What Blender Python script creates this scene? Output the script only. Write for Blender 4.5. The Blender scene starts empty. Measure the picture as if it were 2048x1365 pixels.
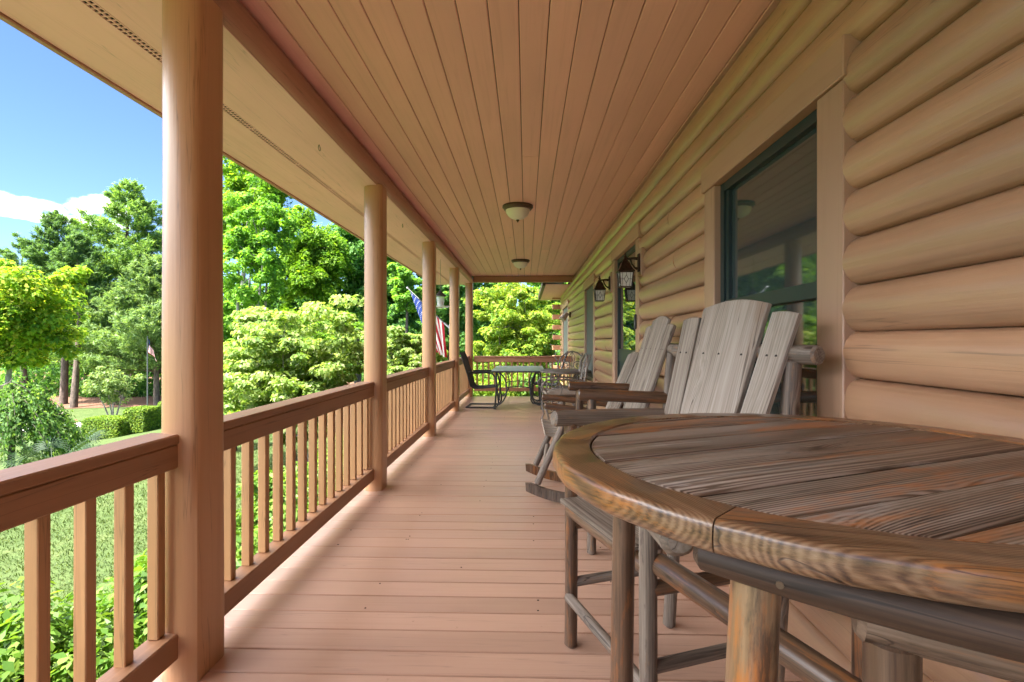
import bpy, math, random
import numpy as np
from mathutils import Vector, Matrix

PI = math.pi
SC = bpy.context.scene
COL = SC.collection
RNG = np.random.default_rng(7)
random.seed(7)

# ------------------------------------------------------------------ camera geometry (used to read distances off the photo)
F, CX, CY, H = 1010.0, 1024.0, 683.0, 1.25
YAW = math.atan(28.0 / F)
SA, CA = math.sin(YAW), math.cos(YAW)

def ratio(px):
    d = (px - CX) / F
    return (d * CA - SA) / (CA + d * SA)

def at(px, Y):                      # world x of photo column px at depth Y
    return ratio(px) * Y

def zat(px, py, Y):                 # world height of photo pixel at depth Y
    d = (px - CX) / F
    yc = Y / (CA + d * SA)
    return H - (py - CY) / F * yc

# ------------------------------------------------------------------ ground profile
def ground(X, Y):
    d = np.maximum(np.maximum(-X - 2.0, 0.5 * (Y - 14.0)), 0.0)
    z = np.interp(d, [0, 8, 15, 28, 40, 60, 100], [-1.0, -1.65, -2.75, -4.4, -4.8, -4.4, -2.0])
    return z

def gz(X, Y):
    return float(ground(np.float64(X), np.float64(Y)))

# ------------------------------------------------------------------ helpers
def tag(o, label=None, cat=None, group=None, kind=None):
    if label: o['label'] = label
    if cat: o['category'] = cat
    if group: o['group'] = group
    if kind: o['kind'] = kind
    return o

def thing(name, label, cat, loc=(0, 0, 0), rz=0.0, group=None):
    o = bpy.data.objects.new(name, None)
    COL.objects.link(o)
    o.empty_display_size = 0.1
    o.location = loc
    o.rotation_euler = (0, 0, rz)
    return tag(o, label, cat, group)

def link(name, me, mat, parent=None, M=None):
    o = bpy.data.objects.new(name, me)
    COL.objects.link(o)
    if mat is not None and len(me.materials) == 0:
        me.materials.append(mat)
    if parent is not None: o.parent = parent
    if M is not None: o.matrix_basis = M
    return o

def copy_tree(o, parent=None):
    c = o.copy()
    COL.objects.link(c)
    if parent is not None: c.parent = parent
    for ch in list(o.children):
        copy_tree(ch, c)
    return c

class MB:
    def __init__(s): s.v = []; s.f = []; s.sm = []
    def add(s, vs, fs, smooth=False):
        b = len(s.v)
        s.v += [tuple(p) for p in vs]
        s.f += [tuple(i + b for i in f) for f in fs]
        s.sm += [smooth] * len(fs)
        return s
    def box(s, x0, x1, y0, y1, z0, z1, bev=0.0):
        if bev <= 0:
            vs = [(x0, y0, z0), (x1, y0, z0), (x1, y1, z0), (x0, y1, z0), (x0, y0, z1), (x1, y0, z1), (x1, y1, z1), (x0, y1, z1)]
            fs = [(0, 3, 2, 1), (4, 5, 6, 7), (0, 1, 5, 4), (1, 2, 6, 5), (2, 3, 7, 6), (3, 0, 4, 7)]
            return s.add(vs, fs)
        # chamfered box
        b = min(bev, (x1 - x0) * .45, (y1 - y0) * .45, (z1 - z0) * .45)
        vs = []
        def idx(): return len(vs) - 1
        ids = {}
        for sx in (0, 1):
            for sy in (0, 1):
                for sz in (0, 1):
                    X, Y, Z = (x0, x1)[sx], (y0, y1)[sy], (z0, z1)[sz]
                    ix, iy, iz = (b, -b)[sx], (b, -b)[sy], (b, -b)[sz]
                    vs.append((X, Y + iy, Z + iz)); ids[(sx, sy, sz, 0)] = idx()
                    vs.append((X + ix, Y, Z + iz)); ids[(sx, sy, sz, 1)] = idx()
                    vs.append((X + ix, Y + iy, Z)); ids[(sx, sy, sz, 2)] = idx()
        g = lambda a, b_, c, k: ids[(a, b_, c, k)]
        fs = []
        fs.append((g(0,0,0,0), g(0,0,1,0), g(0,1,1,0), g(0,1,0,0)))
        fs.append((g(1,0,0,0), g(1,1,0,0), g(1,1,1,0), g(1,0,1,0)))
        fs.append((g(0,0,0,1), g(1,0,0,1), g(1,0,1,1), g(0,0,1,1)))
        fs.append((g(0,1,0,1), g(0,1,1,1), g(1,1,1,1), g(1,1,0,1)))
        fs.append((g(0,0,0,2), g(0,1,0,2), g(1,1,0,2), g(1,0,0,2)))
        fs.append((g(0,0,1,2), g(1,0,1,2), g(1,1,1,2), g(0,1,1,2)))
        for a in (0, 1):
            for c in (0, 1):
                fs.append((g(0,a,c,1), g(0,a,c,2), g(1,a,c,2), g(1,a,c,1)))
                fs.append((g(a,0,c,0), g(a,0,c,2), g(a,1,c,2), g(a,1,c,0)))
                fs.append((g(a,c,0,0), g(a,c,0,1), g(a,c,1,1), g(a,c,1,0)))
        for a in (0, 1):
            for b_ in (0, 1):
                for c in (0, 1):
                    fs.append((g(a,b_,c,0), g(a,b_,c,1), g(a,b_,c,2)))
        return s.add(vs, fs)
    def tube(s, pts, r, n=8, cap=True, closed=False):
        pts = [Vector(p) for p in pts]
        m = len(pts)
        rs = r if isinstance(r, (list, tuple)) else [r] * m
        vs = []; fs = []
        up = None
        for i in range(m):
            if closed: t = pts[(i + 1) % m] - pts[i - 1]
            else: t = pts[min(i + 1, m - 1)] - pts[max(i - 1, 0)]
            if t.length < 1e-9: t = Vector((0, 0, 1))
            t.normalize()
            if up is None:
                up = Vector((0, 0, 1)) if abs(t.z) < .9 else Vector((1, 0, 0))
            a = t.cross(up)
            if a.length < 1e-6: a = t.orthogonal()
            a.normalize(); b = a.cross(t).normalized(); up = b
            for k in range(n):
                th = 2 * PI * k / n
                vs.append(pts[i] + (a * math.cos(th) + b * math.sin(th)) * rs[i])
        segs = m if closed else m - 1
        for i in range(segs):
            j = (i + 1) % m
            for k in range(n):
                fs.append((i * n + k, i * n + (k + 1) % n, j * n + (k + 1) % n, j * n + k))
        if cap and not closed:
            fs.append(tuple(range(n - 1, -1, -1)))
            fs.append(tuple((m - 1) * n + k for k in range(n)))
        return s.add(vs, fs, True)
    def lathe(s, prof, n=20, cx=0, cy=0, cz=0):
        vs = []; fs = []
        m = len(prof)
        for (r, z) in prof:
            for k in range(n):
                th = 2 * PI * k / n
                vs.append((cx + r * math.cos(th), cy + r * math.sin(th), cz + z))
        for i in range(m - 1):
            for k in range(n):
                fs.append((i * n + k, i * n + (k + 1) % n, (i + 1) * n + (k + 1) % n, (i + 1) * n + k))
        fs.append(tuple(range(n - 1, -1, -1)))
        fs.append(tuple((m - 1) * n + k for k in range(n)))
        return s.add(vs, fs, True)
    def build(s, name, mat, parent=None, M=None):
        me = bpy.data.meshes.new(name)
        me.from_pydata(s.v, [], s.f)
        me.polygons.foreach_set('use_smooth', s.sm)
        me.update()
        # sharp where flat meets: use auto sharp by angle
        try: me.set_sharp_from_angle(angle=math.radians(40))
        except Exception: pass
        return link(name, me, mat, parent, M)

def frame_z(p0, p1, up=None):
    p0, p1 = Vector(p0), Vector(p1)
    z = (p1 - p0); L = z.length; z.normalize()
    if up is None: up = Vector((0, 0, 1)) if abs(z.z) < .95 else Vector((1, 0, 0))
    y = Vector(up) - z * Vector(up).dot(z)
    y.normalize(); x = y.cross(z)
    M = Matrix(((x.x, y.x, z.x, p0.x), (x.y, y.y, z.y, p0.y), (x.z, y.z, z.z, p0.z), (0, 0, 0, 1)))
    return M, L

def part_log(name, p0, p1, r0, mat, parent=None, r1=None, n=14, rough=.03, bev=.008):
    """a peeled log: local z runs along it, so that the grain does too"""
    if r1 is None: r1 = r0
    M, L = frame_z(p0, p1)
    b = MB()
    zs = [0, bev] + list(np.linspace(bev, L - bev, 7)[1:-1]) + [L - bev, L]
    vs = []; fs = []
    ph = random.random() * 6
    bx, by = random.uniform(-.004, .004), random.uniform(-.004, .004)
    for i, z in enumerate(zs):
        t = z / L
        r = r0 + (r1 - r0) * t
        if i in (0, len(zs) - 1): r = max(r - bev, r * .5)
        ox, oy = bx * math.sin(PI * t), by * math.sin(PI * t)
        for k in range(n):
            th = 2 * PI * k / n
            q = r * (1 + rough * math.sin(2 * th + ph + z * 2) + rough * .7 * math.sin(3 * th - ph * 2 + z * 5))
            vs.append((ox + q * math.cos(th), oy + q * math.sin(th), z))
    m = len(zs)
    for i in range(m - 1):
        for k in range(n):
            fs.append((i * n + k, i * n + (k + 1) % n, (i + 1) * n + (k + 1) % n, (i + 1) * n + k))
    fs.append(tuple(range(n - 1, -1, -1))); fs.append(tuple((m - 1) * n + k for k in range(n)))
    b.add(vs, fs, True)
    return b.build(name, mat, parent, M)

def part_board(name, p0, p1, w, t, normal, mat, parent=None, bev=.004, w1=None, arch=0.0):
    """a sawn board: local z along it, local y its face normal"""
    M, L = frame_z(p0, p1, normal)
    w1 = w if w1 is None else w1
    b = MB()
    # outline in xz with optional arched top end
    out = [(-w / 2, 0), (w / 2, 0), (w1 / 2, L)]
    if arch:
        for k in range(1, 8):
            u = k / 8
            out.append((w1 / 2 - w1 * u, L + arch * math.sin(PI * u)))
    out.append((-w1 / 2, L))
    n = len(out)
    cxs = 0; czs = L / 2
    ins = [(x * (1 - bev / max(w / 2, .01)), z + (bev if z < L * .3 else -bev)) for x, z in out]
    vs = []
    for (yy, o) in ((-t / 2, ins), (-t / 2 + bev, out), (t / 2 - bev, out), (t / 2, ins)):
        vs += [(x, yy, z) for x, z in o]
    fs = []
    for i in range(3):
        for k in range(n):
            fs.append((i * n + k, i * n + (k + 1) % n, (i + 1) * n + (k + 1) % n, (i + 1) * n + k))
    fs.append(tuple(range(n - 1, -1, -1))); fs.append(tuple(3 * n + k for k in range(n)))
    b.add(vs, fs)
    return b.build(name, mat, parent, M)

# ------------------------------------------------------------------ materials
class N:
    def __init__(s, name):
        s.m = bpy.data.materials.new(name); s.m.use_nodes = True
        s.t = s.m.node_tree; s.t.nodes.clear()
        s.out = s.t.nodes.new('ShaderNodeOutputMaterial')
    def n(s, typ, **kw):
        nd = s.t.nodes.new('ShaderNode' + typ)
        for k, v in kw.items():
            if k.startswith('i_'):
                nd.inputs[k[2:].replace('_', ' ')].default_value = v
            else: setattr(nd, k, v)
        return nd
    def l(s, a, b): s.t.links.new(a, b)

def ramp(nd, stops):
    cr = nd.color_ramp
    while len(cr.elements) > 1: cr.elements.remove(cr.elements[-1])
    cr.elements[0].position = stops[0][0]; cr.elements[0].color = (*stops[0][1], 1)
    for p, c in stops[1:]:
        e = cr.elements.new(p); e.color = (*c, 1)

def plain(name, col, rough=.5, metal=0.0, spec=.5, noise=.0, nscale=20, trans=0.0, ior=1.45, coat=0.0):
    q = N(name)
    p = q.n('BsdfPrincipled')
    p.inputs['Base Color'].default_value = (*col, 1)
    p.inputs['Roughness'].default_value = rough
    p.inputs['Metallic'].default_value = metal
    p.inputs['Specular IOR Level'].default_value = spec
    p.inputs['Transmission Weight'].default_value = trans
    p.inputs['IOR'].default_value = ior
    p.inputs['Coat Weight'].default_value = coat
    if noise:
        tc = q.n('TexCoord'); nz = q.n('TexNoise'); nz.inputs['Scale'].default_value = nscale; nz.inputs['Detail'].default_value = 6
        q.l(tc.outputs['Object'], nz.inputs['Vector'])
        r = q.n('ValToRGB')
        ramp(r, [(.3, tuple(c * (1 - noise) for c in col)), (.7, tuple(min(1, c * (1 + noise)) for c in col))])
        q.l(nz.outputs['Fac'], r.inputs['Fac']); q.l(r.outputs['Color'], p.inputs['Base Color'])
        bp = q.n('Bump'); bp.inputs['Strength'].default_value = .15; bp.inputs['Distance'].default_value = .005
        q.l(nz.outputs['Fac'], bp.inputs['Height']); q.l(bp.outputs['Normal'], p.inputs['Normal'])
    q.l(p.outputs[0], q.out.inputs[0])
    return q.m

def paint(name, col, axis, rough=.45, var=.12, grain=.25, gscale=26, stretch=.05, island=False, knots=0.0, wear=None, cracks=0.0, isl=.09, gdark=.80, coat=0.0):
    """opaque stain on sawn wood: faint grain relief along one axis, slight mottling"""
    q = N(name)
    p = q.n('BsdfPrincipled')
    tc = q.n('TexCoord')
    vec = tc.outputs['Object']
    if island:
        g = q.n('NewGeometry'); oi = q.n('ObjectInfo')
        m1 = q.n('Math', operation='ADD'); q.l(g.outputs['Random Per Island'], m1.inputs[0]); q.l(oi.outputs['Random'], m1.inputs[1])
        mu = q.n('Math', operation='MULTIPLY'); q.l(m1.outputs[0], mu.inputs[0]); mu.inputs[1].default_value = 37.0
        va = q.n('VectorMath', operation='ADD'); q.l(vec, va.inputs[0]); q.l(mu.outputs[0], va.inputs[1]); vec = va.outputs[0]
    sc = [1, 1, 1]; sc['XYZ'.index(axis)] = stretch
    mp = q.n('Mapping'); mp.inputs['Scale'].default_value = sc; q.l(vec, mp.inputs['Vector'])
    nz = q.n('TexNoise'); nz.inputs['Scale'].default_value = gscale; nz.inputs['Detail'].default_value = 8; nz.inputs['Roughness'].default_value = .62; nz.inputs['Distortion'].default_value = .5
    q.l(mp.outputs[0], nz.inputs['Vector'])
    n2 = q.n('TexNoise'); n2.inputs['Scale'].default_value = 2.3; n2.inputs['Detail'].default_value = 4
    sc2 = [1, 1, 1]; sc2['XYZ'.index(axis)] = .35
    mp2 = q.n('Mapping'); mp2.inputs['Scale'].default_value = sc2; q.l(vec, mp2.inputs['Vector']); q.l(mp2.outputs[0], n2.inputs['Vector'])
    r = q.n('ValToRGB')
    lo = tuple(c * (1 - var) for c in col); hi = tuple(c * (1 + var) for c in col)
    ramp(r, [(.32, lo), (.68, hi)])
    q.l(n2.outputs['Fac'], r.inputs['Fac'])
    mx = q.n('MixRGB', blend_type='MULTIPLY'); mx.inputs['Fac'].default_value = 1
    r2 = q.n('ValToRGB'); ramp(r2, [(.30, (gdark, gdark * .98, gdark * .96)), (.5, (1, 1, 1))])
    q.l(nz.outputs['Fac'], r2.inputs['Fac']); q.l(r.outputs[0], mx.inputs['Color1']); q.l(r2.outputs[0], mx.inputs['Color2'])
    col_out = mx.outputs[0]
    if island:
        g2 = q.n('NewGeometry'); mr = q.n('MapRange'); mr.inputs['To Min'].default_value = 1 - isl; mr.inputs['To Max'].default_value = 1 + isl * .8
        q.l(g2.outputs['Random Per Island'], mr.inputs['Value'])
        mm = q.n('VectorMath', operation='SCALE'); q.l(col_out, mm.inputs[0]); q.l(mr.outputs[0], mm.inputs['Scale']); col_out = mm.outputs[0]
    if wear:
        wn = q.n('TexNoise'); wn.inputs['Scale'].default_value = wear[1]; wn.inputs['Detail'].default_value = 6; q.l(vec, wn.inputs['Vector'])
        wr = q.n('ValToRGB'); ramp(wr, [(wear[2], (0, 0, 0)), (wear[2] + .06, (1, 1, 1))]); q.l(wn.outputs['Fac'], wr.inputs['Fac'])
        wm = q.n('MixRGB'); q.l(wr.outputs[0], wm.inputs['Fac']); q.l(col_out, wm.inputs['Color1']); wm.inputs['Color2'].default_value = (*wear[0], 1); col_out = wm.outputs[0]
    if knots:
        vo = q.n('TexVoronoi'); vo.inputs['Scale'].default_value = 1.6; vo.inputs['Randomness'].default_value = 1
        sck = [1, 1, 1]; sck['XYZ'.index(axis)] = .55
        mk = q.n('Mapping'); mk.inputs['Scale'].default_value = sck; q.l(vec, mk.inputs['Vector']); q.l(mk.outputs[0], vo.inputs['Vector'])
        kr = q.n('ValToRGB'); ramp(kr, [(.016, (1 - knots,) * 3), (.034, (1, 1, 1))]); q.l(vo.outputs['Distance'], kr.inputs['Fac'])
        km = q.n('MixRGB', blend_type='MULTIPLY'); km.inputs['Fac'].default_value = 1; q.l(col_out, km.inputs['Color1']); q.l(kr.outputs[0], km.inputs['Color2']); col_out = km.outputs[0]
    if cracks:
        scc = [1, 1, 1]; scc['XYZ'.index(axis)] = .03
        mc = q.n('Mapping'); mc.inputs['Scale'].default_value = scc; q.l(vec, mc.inputs['Vector'])
        cn = q.n('TexNoise'); cn.inputs['Scale'].default_value = 11; cn.inputs['Detail'].default_value = 4; q.l(mc.outputs[0], cn.inputs['Vector'])
        a1 = q.n('Math', operation='SUBTRACT'); q.l(cn.outputs['Fac'], a1.inputs[0]); a1.inputs[1].default_value = .56
        a2 = q.n('Math', operation='ABSOLUTE'); q.l(a1.outputs[0], a2.inputs[0])
        cr_ = q.n('ValToRGB'); ramp(cr_, [(.0016, (1 - cracks,) * 3), (.0045, (1, 1, 1))]); q.l(a2.outputs[0], cr_.inputs['Fac'])
        cmx = q.n('MixRGB', blend_type='MULTIPLY'); cmx.inputs['Fac'].default_value = 1; q.l(col_out, cmx.inputs['Color1']); q.l(cr_.outputs[0], cmx.inputs['Color2']); col_out = cmx.outputs[0]
    q.l(col_out, p.inputs['Base Color'])
    p.inputs['Coat Weight'].default_value = coat; p.inputs['Coat Roughness'].default_value = .28
    rr = q.n('MapRange'); rr.inputs['To Min'].default_value = rough - .08; rr.inputs['To Max'].default_value = rough + .12
    q.l(n2.outputs['Fac'], rr.inputs['Value']); q.l(rr.outputs[0], p.inputs['Roughness'])
    bp = q.n('Bump'); bp.inputs['Strength'].default_value = grain; bp.inputs['Distance'].default_value = .004
    q.l(nz.outputs['Fac'], bp.inputs['Height']); q.l(bp.outputs['Normal'], p.inputs['Normal'])
    q.l(p.outputs[0], q.out.inputs[0])
    return q.m

def wood(name, stops, gscale=60, stretch=.03, rough=.6, bump=.5, patch=None, coat=0.0, coat_r=.15, spec=.4, knots=3.0, tone=.25, rings=.35):
    """bare or varnished softwood: grain along local z that bends round knots, fine pores, checks, a tone of its own per board"""
    q = N(name)
    p = q.n('BsdfPrincipled')
    def mth(op, a, b_=None, c=None, clamp=False):
        n = q.n('Math', operation=op, use_clamp=clamp)
        for i, z in enumerate((a, b_, c)):
            if z is None: continue
            if isinstance(z, (int, float)): n.inputs[i].default_value = z
            else: q.l(z, n.inputs[i])
        return n.outputs[0]
    tc = q.n('TexCoord'); oi = q.n('ObjectInfo'); g = q.n('NewGeometry')
    rnd = mth('FRACT', mth('MULTIPLY_ADD', g.outputs['Random Per Island'], 7.31, mth('MULTIPLY', oi.outputs['Random'], 3.77)))
    off = q.n('CombineXYZ'); q.l(mth('MULTIPLY', rnd, 53.0), off.inputs[0]); q.l(mth('MULTIPLY', rnd, 31.0), off.inputs[1]); q.l(mth('MULTIPLY', rnd, 97.0), off.inputs[2])
    va = q.n('VectorMath', operation='ADD'); q.l(tc.outputs['Object'], va.inputs[0]); q.l(off.outputs[0], va.inputs[1]); vec = va.outputs[0]
    # knots
    mk = q.n('Mapping'); mk.inputs['Scale'].default_value = (1, 1, .42); q.l(vec, mk.inputs['Vector'])
    vo = q.n('TexVoronoi'); vo.inputs['Scale'].default_value = knots; q.l(mk.outputs[0], vo.inputs['Vector'])
    kd = vo.outputs['Distance']
    near = mth('POWER', mth('SUBTRACT', 1.0, mth('MULTIPLY', kd, 1.6), clamp=True), 5.0)
    # slow wander of the grain + bend round knots
    wn = q.n('TexNoise'); wn.inputs['Scale'].default_value = 4; wn.inputs['Detail'].default_value = 2
    mw = q.n('Mapping'); mw.inputs['Scale'].default_value = (1, 1, .22); q.l(vec, mw.inputs['Vector']); q.l(mw.outputs[0], wn.inputs['Vector'])
    sp = q.n('SeparateXYZ'); q.l(vec, sp.inputs[0])
    shift = mth('ADD', mth('MULTIPLY', wn.outputs['Fac'], .06), mth('MULTIPLY', near, .035))
    cm = q.n('CombineXYZ'); q.l(mth('ADD', sp.outputs[0], shift), cm.inputs[0]); q.l(mth('ADD', sp.outputs[1], shift), cm.inputs[1]); q.l(mth('MULTIPLY', sp.outputs[2], stretch), cm.inputs[2])
    nz = q.n('TexNoise'); nz.inputs['Scale'].default_value = gscale; nz.inputs['Detail'].default_value = 6; nz.inputs['Roughness'].default_value = .6; q.l(cm.outputs[0], nz.inputs['Vector'])
    nf = q.n('TexNoise'); nf.inputs['Scale'].default_value = gscale * 4.5; nf.inputs['Detail'].default_value = 5; nf.inputs['Roughness'].default_value = .7; q.l(cm.outputs[0], nf.inputs['Vector'])
    # growth rings: shells round a pith that lies below the board
    so = q.n('SeparateXYZ'); q.l(tc.outputs['Object'], so.inputs[0])
    cr = q.n('CombineXYZ'); q.l(mth('ADD', mth('ADD', so.outputs[0], shift), mth('MULTIPLY', mth('SUBTRACT', rnd, .5), .09)), cr.inputs[0]); q.l(mth('ADD', so.outputs[1], .055), cr.inputs[1]); q.l(mth('MULTIPLY', so.outputs[2], stretch), cr.inputs[2])
    wv = q.n('TexWave', wave_type='RINGS', rings_direction='Z', wave_profile='SIN'); wv.inputs['Scale'].default_value = gscale * 1.15; wv.inputs['Distortion'].default_value = 1.5; wv.inputs['Detail'].default_value = 3; wv.inputs['Detail Scale'].default_value = .6; wv.inputs['Detail Roughness'].default_value = .6
    q.l(cr.outputs[0], wv.inputs['Vector'])
    f = mth('ADD', mth('MULTIPLY', nz.outputs['Fac'], .62 * (1 - rings)), mth('ADD', mth('MULTIPLY', nf.outputs['Fac'], .38), mth('MULTIPLY', wv.outputs['Fac'], .62 * rings)))
    f2 = mth('ADD', f, mth('MULTIPLY', mth('SUBTRACT', rnd, .5), tone * .5))
    r = q.n('ValToRGB'); ramp(r, stops); q.l(f2, r.inputs['Fac'])
    col = r.outputs[0]
    if patch:
        for (pc, th, sc, blend) in patch:
            pn = q.n('TexNoise'); pn.inputs['Scale'].default_value = sc; pn.inputs['Detail'].default_value = 8; pn.inputs['Roughness'].default_value = .68
            pm = q.n('Mapping'); pm.inputs['Scale'].default_value = (1, 1, .2); pm.inputs['Location'].default_value = (th * 31, sc * 3, 0); q.l(vec, pm.inputs['Vector']); q.l(pm.outputs[0], pn.inputs['Vector'])
            # the stain follows the grain: modulate by the fine lines
            pf = mth('ADD', pn.outputs['Fac'], mth('MULTIPLY', mth('SUBTRACT', nf.outputs['Fac'], .5), .25))
            pr = q.n('ValToRGB'); ramp(pr, [(th, (0, 0, 0)), (th + .10, (1, 1, 1))]); q.l(pf, pr.inputs['Fac'])
            px = q.n('MixRGB', blend_type=blend); q.l(mth('MULTIPLY', pr.outputs[0], .8), px.inputs['Fac']); q.l(col, px.inputs['Color1']); px.inputs['Color2'].default_value = (*pc, 1); col = px.outputs[0]
    # dark heart of a knot, and thin drying checks along the grain
    kr = q.n('ValToRGB'); ramp(kr, [(.035, (.22, .17, .14)), (.075, (.75, .70, .66)), (.11, (1, 1, 1))]); q.l(kd, kr.inputs['Fac'])
    k1 = q.n('MixRGB', blend_type='MULTIPLY'); k1.inputs['Fac'].default_value = 1; q.l(col, k1.inputs['Color1']); q.l(kr.outputs[0], k1.inputs['Color2'])
    cn = q.n('TexNoise'); cn.inputs['Scale'].default_value = 16; cn.inputs['Detail'].default_value = 3; q.l(cm.outputs[0], cn.inputs['Vector'])
    ck = mth('ABSOLUTE', mth('SUBTRACT', cn.outputs['Fac'], .52))
    cr_ = q.n('ValToRGB'); ramp(cr_, [(.0025, (.2, .17, .15)), (.008, (1, 1, 1))]); q.l(ck, cr_.inputs['Fac'])
    k2 = q.n('MixRGB', blend_type='MULTIPLY'); k2.inputs['Fac'].default_value = .8; q.l(k1.outputs[0], k2.inputs['Color1']); q.l(cr_.outputs[0], k2.inputs['Color2'])
    q.l(k2.outputs[0], p.inputs['Base Color'])
    q.l(mth('ADD', mth('MULTIPLY', nz.outputs['Fac'], .3), rough - .15), p.inputs['Roughness']); p.inputs['Specular IOR Level'].default_value = spec
    p.inputs['Coat Weight'].default_value = coat; p.inputs['Coat Roughness'].default_value = coat_r
    bp = q.n('Bump'); bp.inputs['Strength'].default_value = bump; bp.inputs['Distance'].default_value = .002
    q.l(mth('MULTIPLY', f, cr_.outputs[0]), bp.inputs['Height']); q.l(bp.outputs['Normal'], p.inputs['Normal'])
    q.l(p.outputs[0], q.out.inputs[0])
    return q.m

def leafmat(name, cols, trans=.35, rough=.55, spec=.25):
    q = N(name)
    g = q.n('NewGeometry'); r = q.n('ValToRGB')
    n = len(cols); ramp(r, [(i / max(n - 1, 1), c) for i, c in enumerate(cols)])
    tc = q.n('TexCoord'); nz = q.n('TexNoise'); nz.inputs['Scale'].default_value = 1.1; nz.inputs['Detail'].default_value = 2; q.l(tc.outputs['Object'], nz.inputs['Vector'])
    mx = q.n('Math', operation='MULTIPLY_ADD'); q.l(nz.outputs['Fac'], mx.inputs[0]); mx.inputs[1].default_value = .9; mx.inputs[2].default_value = -.45
    ad = q.n('Math', operation='ADD', use_clamp=True); q.l(g.outputs['Random Per Island'], ad.inputs[0]); q.l(mx.outputs[0], ad.inputs[1])
    q.l(ad.outputs[0], r.inputs['Fac'])
    p = q.n('BsdfPrincipled'); p.inputs['Roughness'].default_value = rough; p.inputs['Specular IOR Level'].default_value = spec
    q.l(r.outputs[0], p.inputs['Base Color'])
    tr = q.n('BsdfTranslucent')
    tcol = q.n('MixRGB', blend_type='MULTIPLY'); tcol.inputs['Fac'].default_value = 1; q.l(r.outputs[0], tcol.inputs['Color1']); tcol.inputs['Color2'].default_value = (1.5, 1.5, .6, 1)
    q.l(tcol.outputs[0], tr.inputs['Color'])
    ms = q.n('MixShader'); ms.inputs[0].default_value = trans; q.l(p.outputs[0], ms.inputs[1]); q.l(tr.outputs[0], ms.inputs[2])
    q.l(ms.outputs[0], q.out.inputs[0])
    return q.m

M = {}
TAN = (.46, .275, .155)
M['log'] = paint('log_paint', (.43, .247, .140), 'Y', coat=.8, rough=.32, var=.15, grain=.75, gscale=46, stretch=.03, island=True, knots=.7, cracks=.45, isl=.16, gdark=.90)
M['ceil'] = paint('ceiling_paint', (.77, .44, .385), 'Y', rough=.5, var=.06, grain=.16, gscale=40, stretch=.03, island=True, knots=.3, isl=.05, gdark=.92)
M['soffit'] = paint('soffit_paint', (.84, .51, .53), 'Y', rough=.6, var=.06, grain=.12, gscale=22, stretch=.06, cracks=.25, gdark=.92)
M['trim'] = paint('trim_paint', (.42, .258, .165), 'Z', rough=.40, var=.08, grain=.18, stretch=.05, cracks=.3, gdark=.9)
M['trimy'] = paint('trim_paint_level', (.42, .258, .165), 'Y', rough=.40, var=.08, grain=.18, stretch=.05, gdark=.9)
M['beam'] = paint('beam_paint', (.42, .225, .15), 'Y', rough=.42, var=.1, grain=.3, stretch=.04, knots=.3, cracks=.4)
M['post'] = paint('post_paint', (.45, .245, .12), 'Z', coat=.12, rough=.36, var=.10, grain=.45, gscale=40, stretch=.04, knots=.5, cracks=.35, gdark=.92)
M['rail'] = paint('rail_paint', (.29, .145, .072), 'Y', rough=.42, var=.14, grain=.3, stretch=.05, knots=.5, cracks=.4)
M['railx'] = paint('rail_paint_cross', (.38, .19, .10), 'X', rough=.42, var=.12, grain=.3, stretch=.05)
M['bal'] = paint('baluster_paint', (.46, .25, .115), 'Z', rough=.42, var=.14, grain=.25, stretch=.06, island=True, cracks=.35)
M['deck'] = paint('deck_paint', (.50, .315, .225), 'X', coat=.35, rough=.34, var=.11, grain=.3, gscale=34, stretch=.03, island=True, knots=.15, wear=((.42, .25, .165), 30, .72), cracks=.2, isl=.07, gdark=.94)
M['dark'] = plain('deck_gap', (.02, .012, .008), .9)
M['frame'] = plain('window_frame_green', (.02, .035, .032), .4)
M['shingle'] = plain('shingle', (.06, .05, .045), .9, noise=.4, nscale=30)
M['gutter'] = plain('gutter_brown', (.05, .035, .025), .5)
M['iron'] = plain('wrought_iron', (.20, .178, .155), .5, metal=.5, noise=.25, nscale=40)
M['irond'] = plain('patio_frame', (.045, .05, .052), .5, metal=.2, noise=.2, nscale=40)
M['sling'] = plain('sling_fabric', (.065, .060, .048), .85, noise=.3, nscale=260)
M['slingb'] = plain('sling_fabric_grey', (.22, .25, .26), .6, noise=.2, nscale=200)
M['cushion'] = plain('cushion_fabric', (.27, .225, .18), .95, noise=.15, nscale=160)
M['bronze'] = plain('lantern_bronze', (.045, .026, .017), .42, metal=.6, noise=.5, nscale=40)
M['bronze2'] = plain('lamp_ring_bronze', (.11, .075, .05), .45, metal=.5, noise=.2)
M['frost'] = plain('frosted_glass', (.80, .77, .70), .35)
M['lglass'] = plain('seeded_glass', (.72, .74, .70), .12, noise=.12, nscale=60)
M['came'] = plain('leaded_came', (.03, .025, .02), .5)
M['steel'] = plain('bolt_steel', (.40, .42, .43), .35, metal=.9)
M['rust'] = plain('bolt_hole', (.025, .018, .012), .8)
M['white'] = plain('flagpole_white', (.7, .7, .68), .4)
M['poled'] = plain('flagpole_dark', (.09, .10, .10), .4, metal=.3)
M['black'] = plain('feeder_black', (.02, .022, .02), .5)
def thin_clear(name, col, a):
    q = N(name); tr = q.n('BsdfTransparent'); p = q.n('BsdfPrincipled'); p.inputs['Base Color'].default_value = (*col, 1); p.inputs['Roughness'].default_value = .15
    ms = q.n('MixShader'); ms.inputs[0].default_value = a; q.l(tr.outputs[0], ms.inputs[1]); q.l(p.outputs[0], ms.inputs[2]); q.l(ms.outputs[0], q.out.inputs[0]); return q.m
M['clear'] = thin_clear('feeder_plastic', (.75, .80, .78), .45)
M['seed'] = plain('bird_seed', (.22, .17, .09), .9, noise=.5, nscale=120)
M['cord'] = plain('hanger_cord', (.35, .30, .24), .8)
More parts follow.
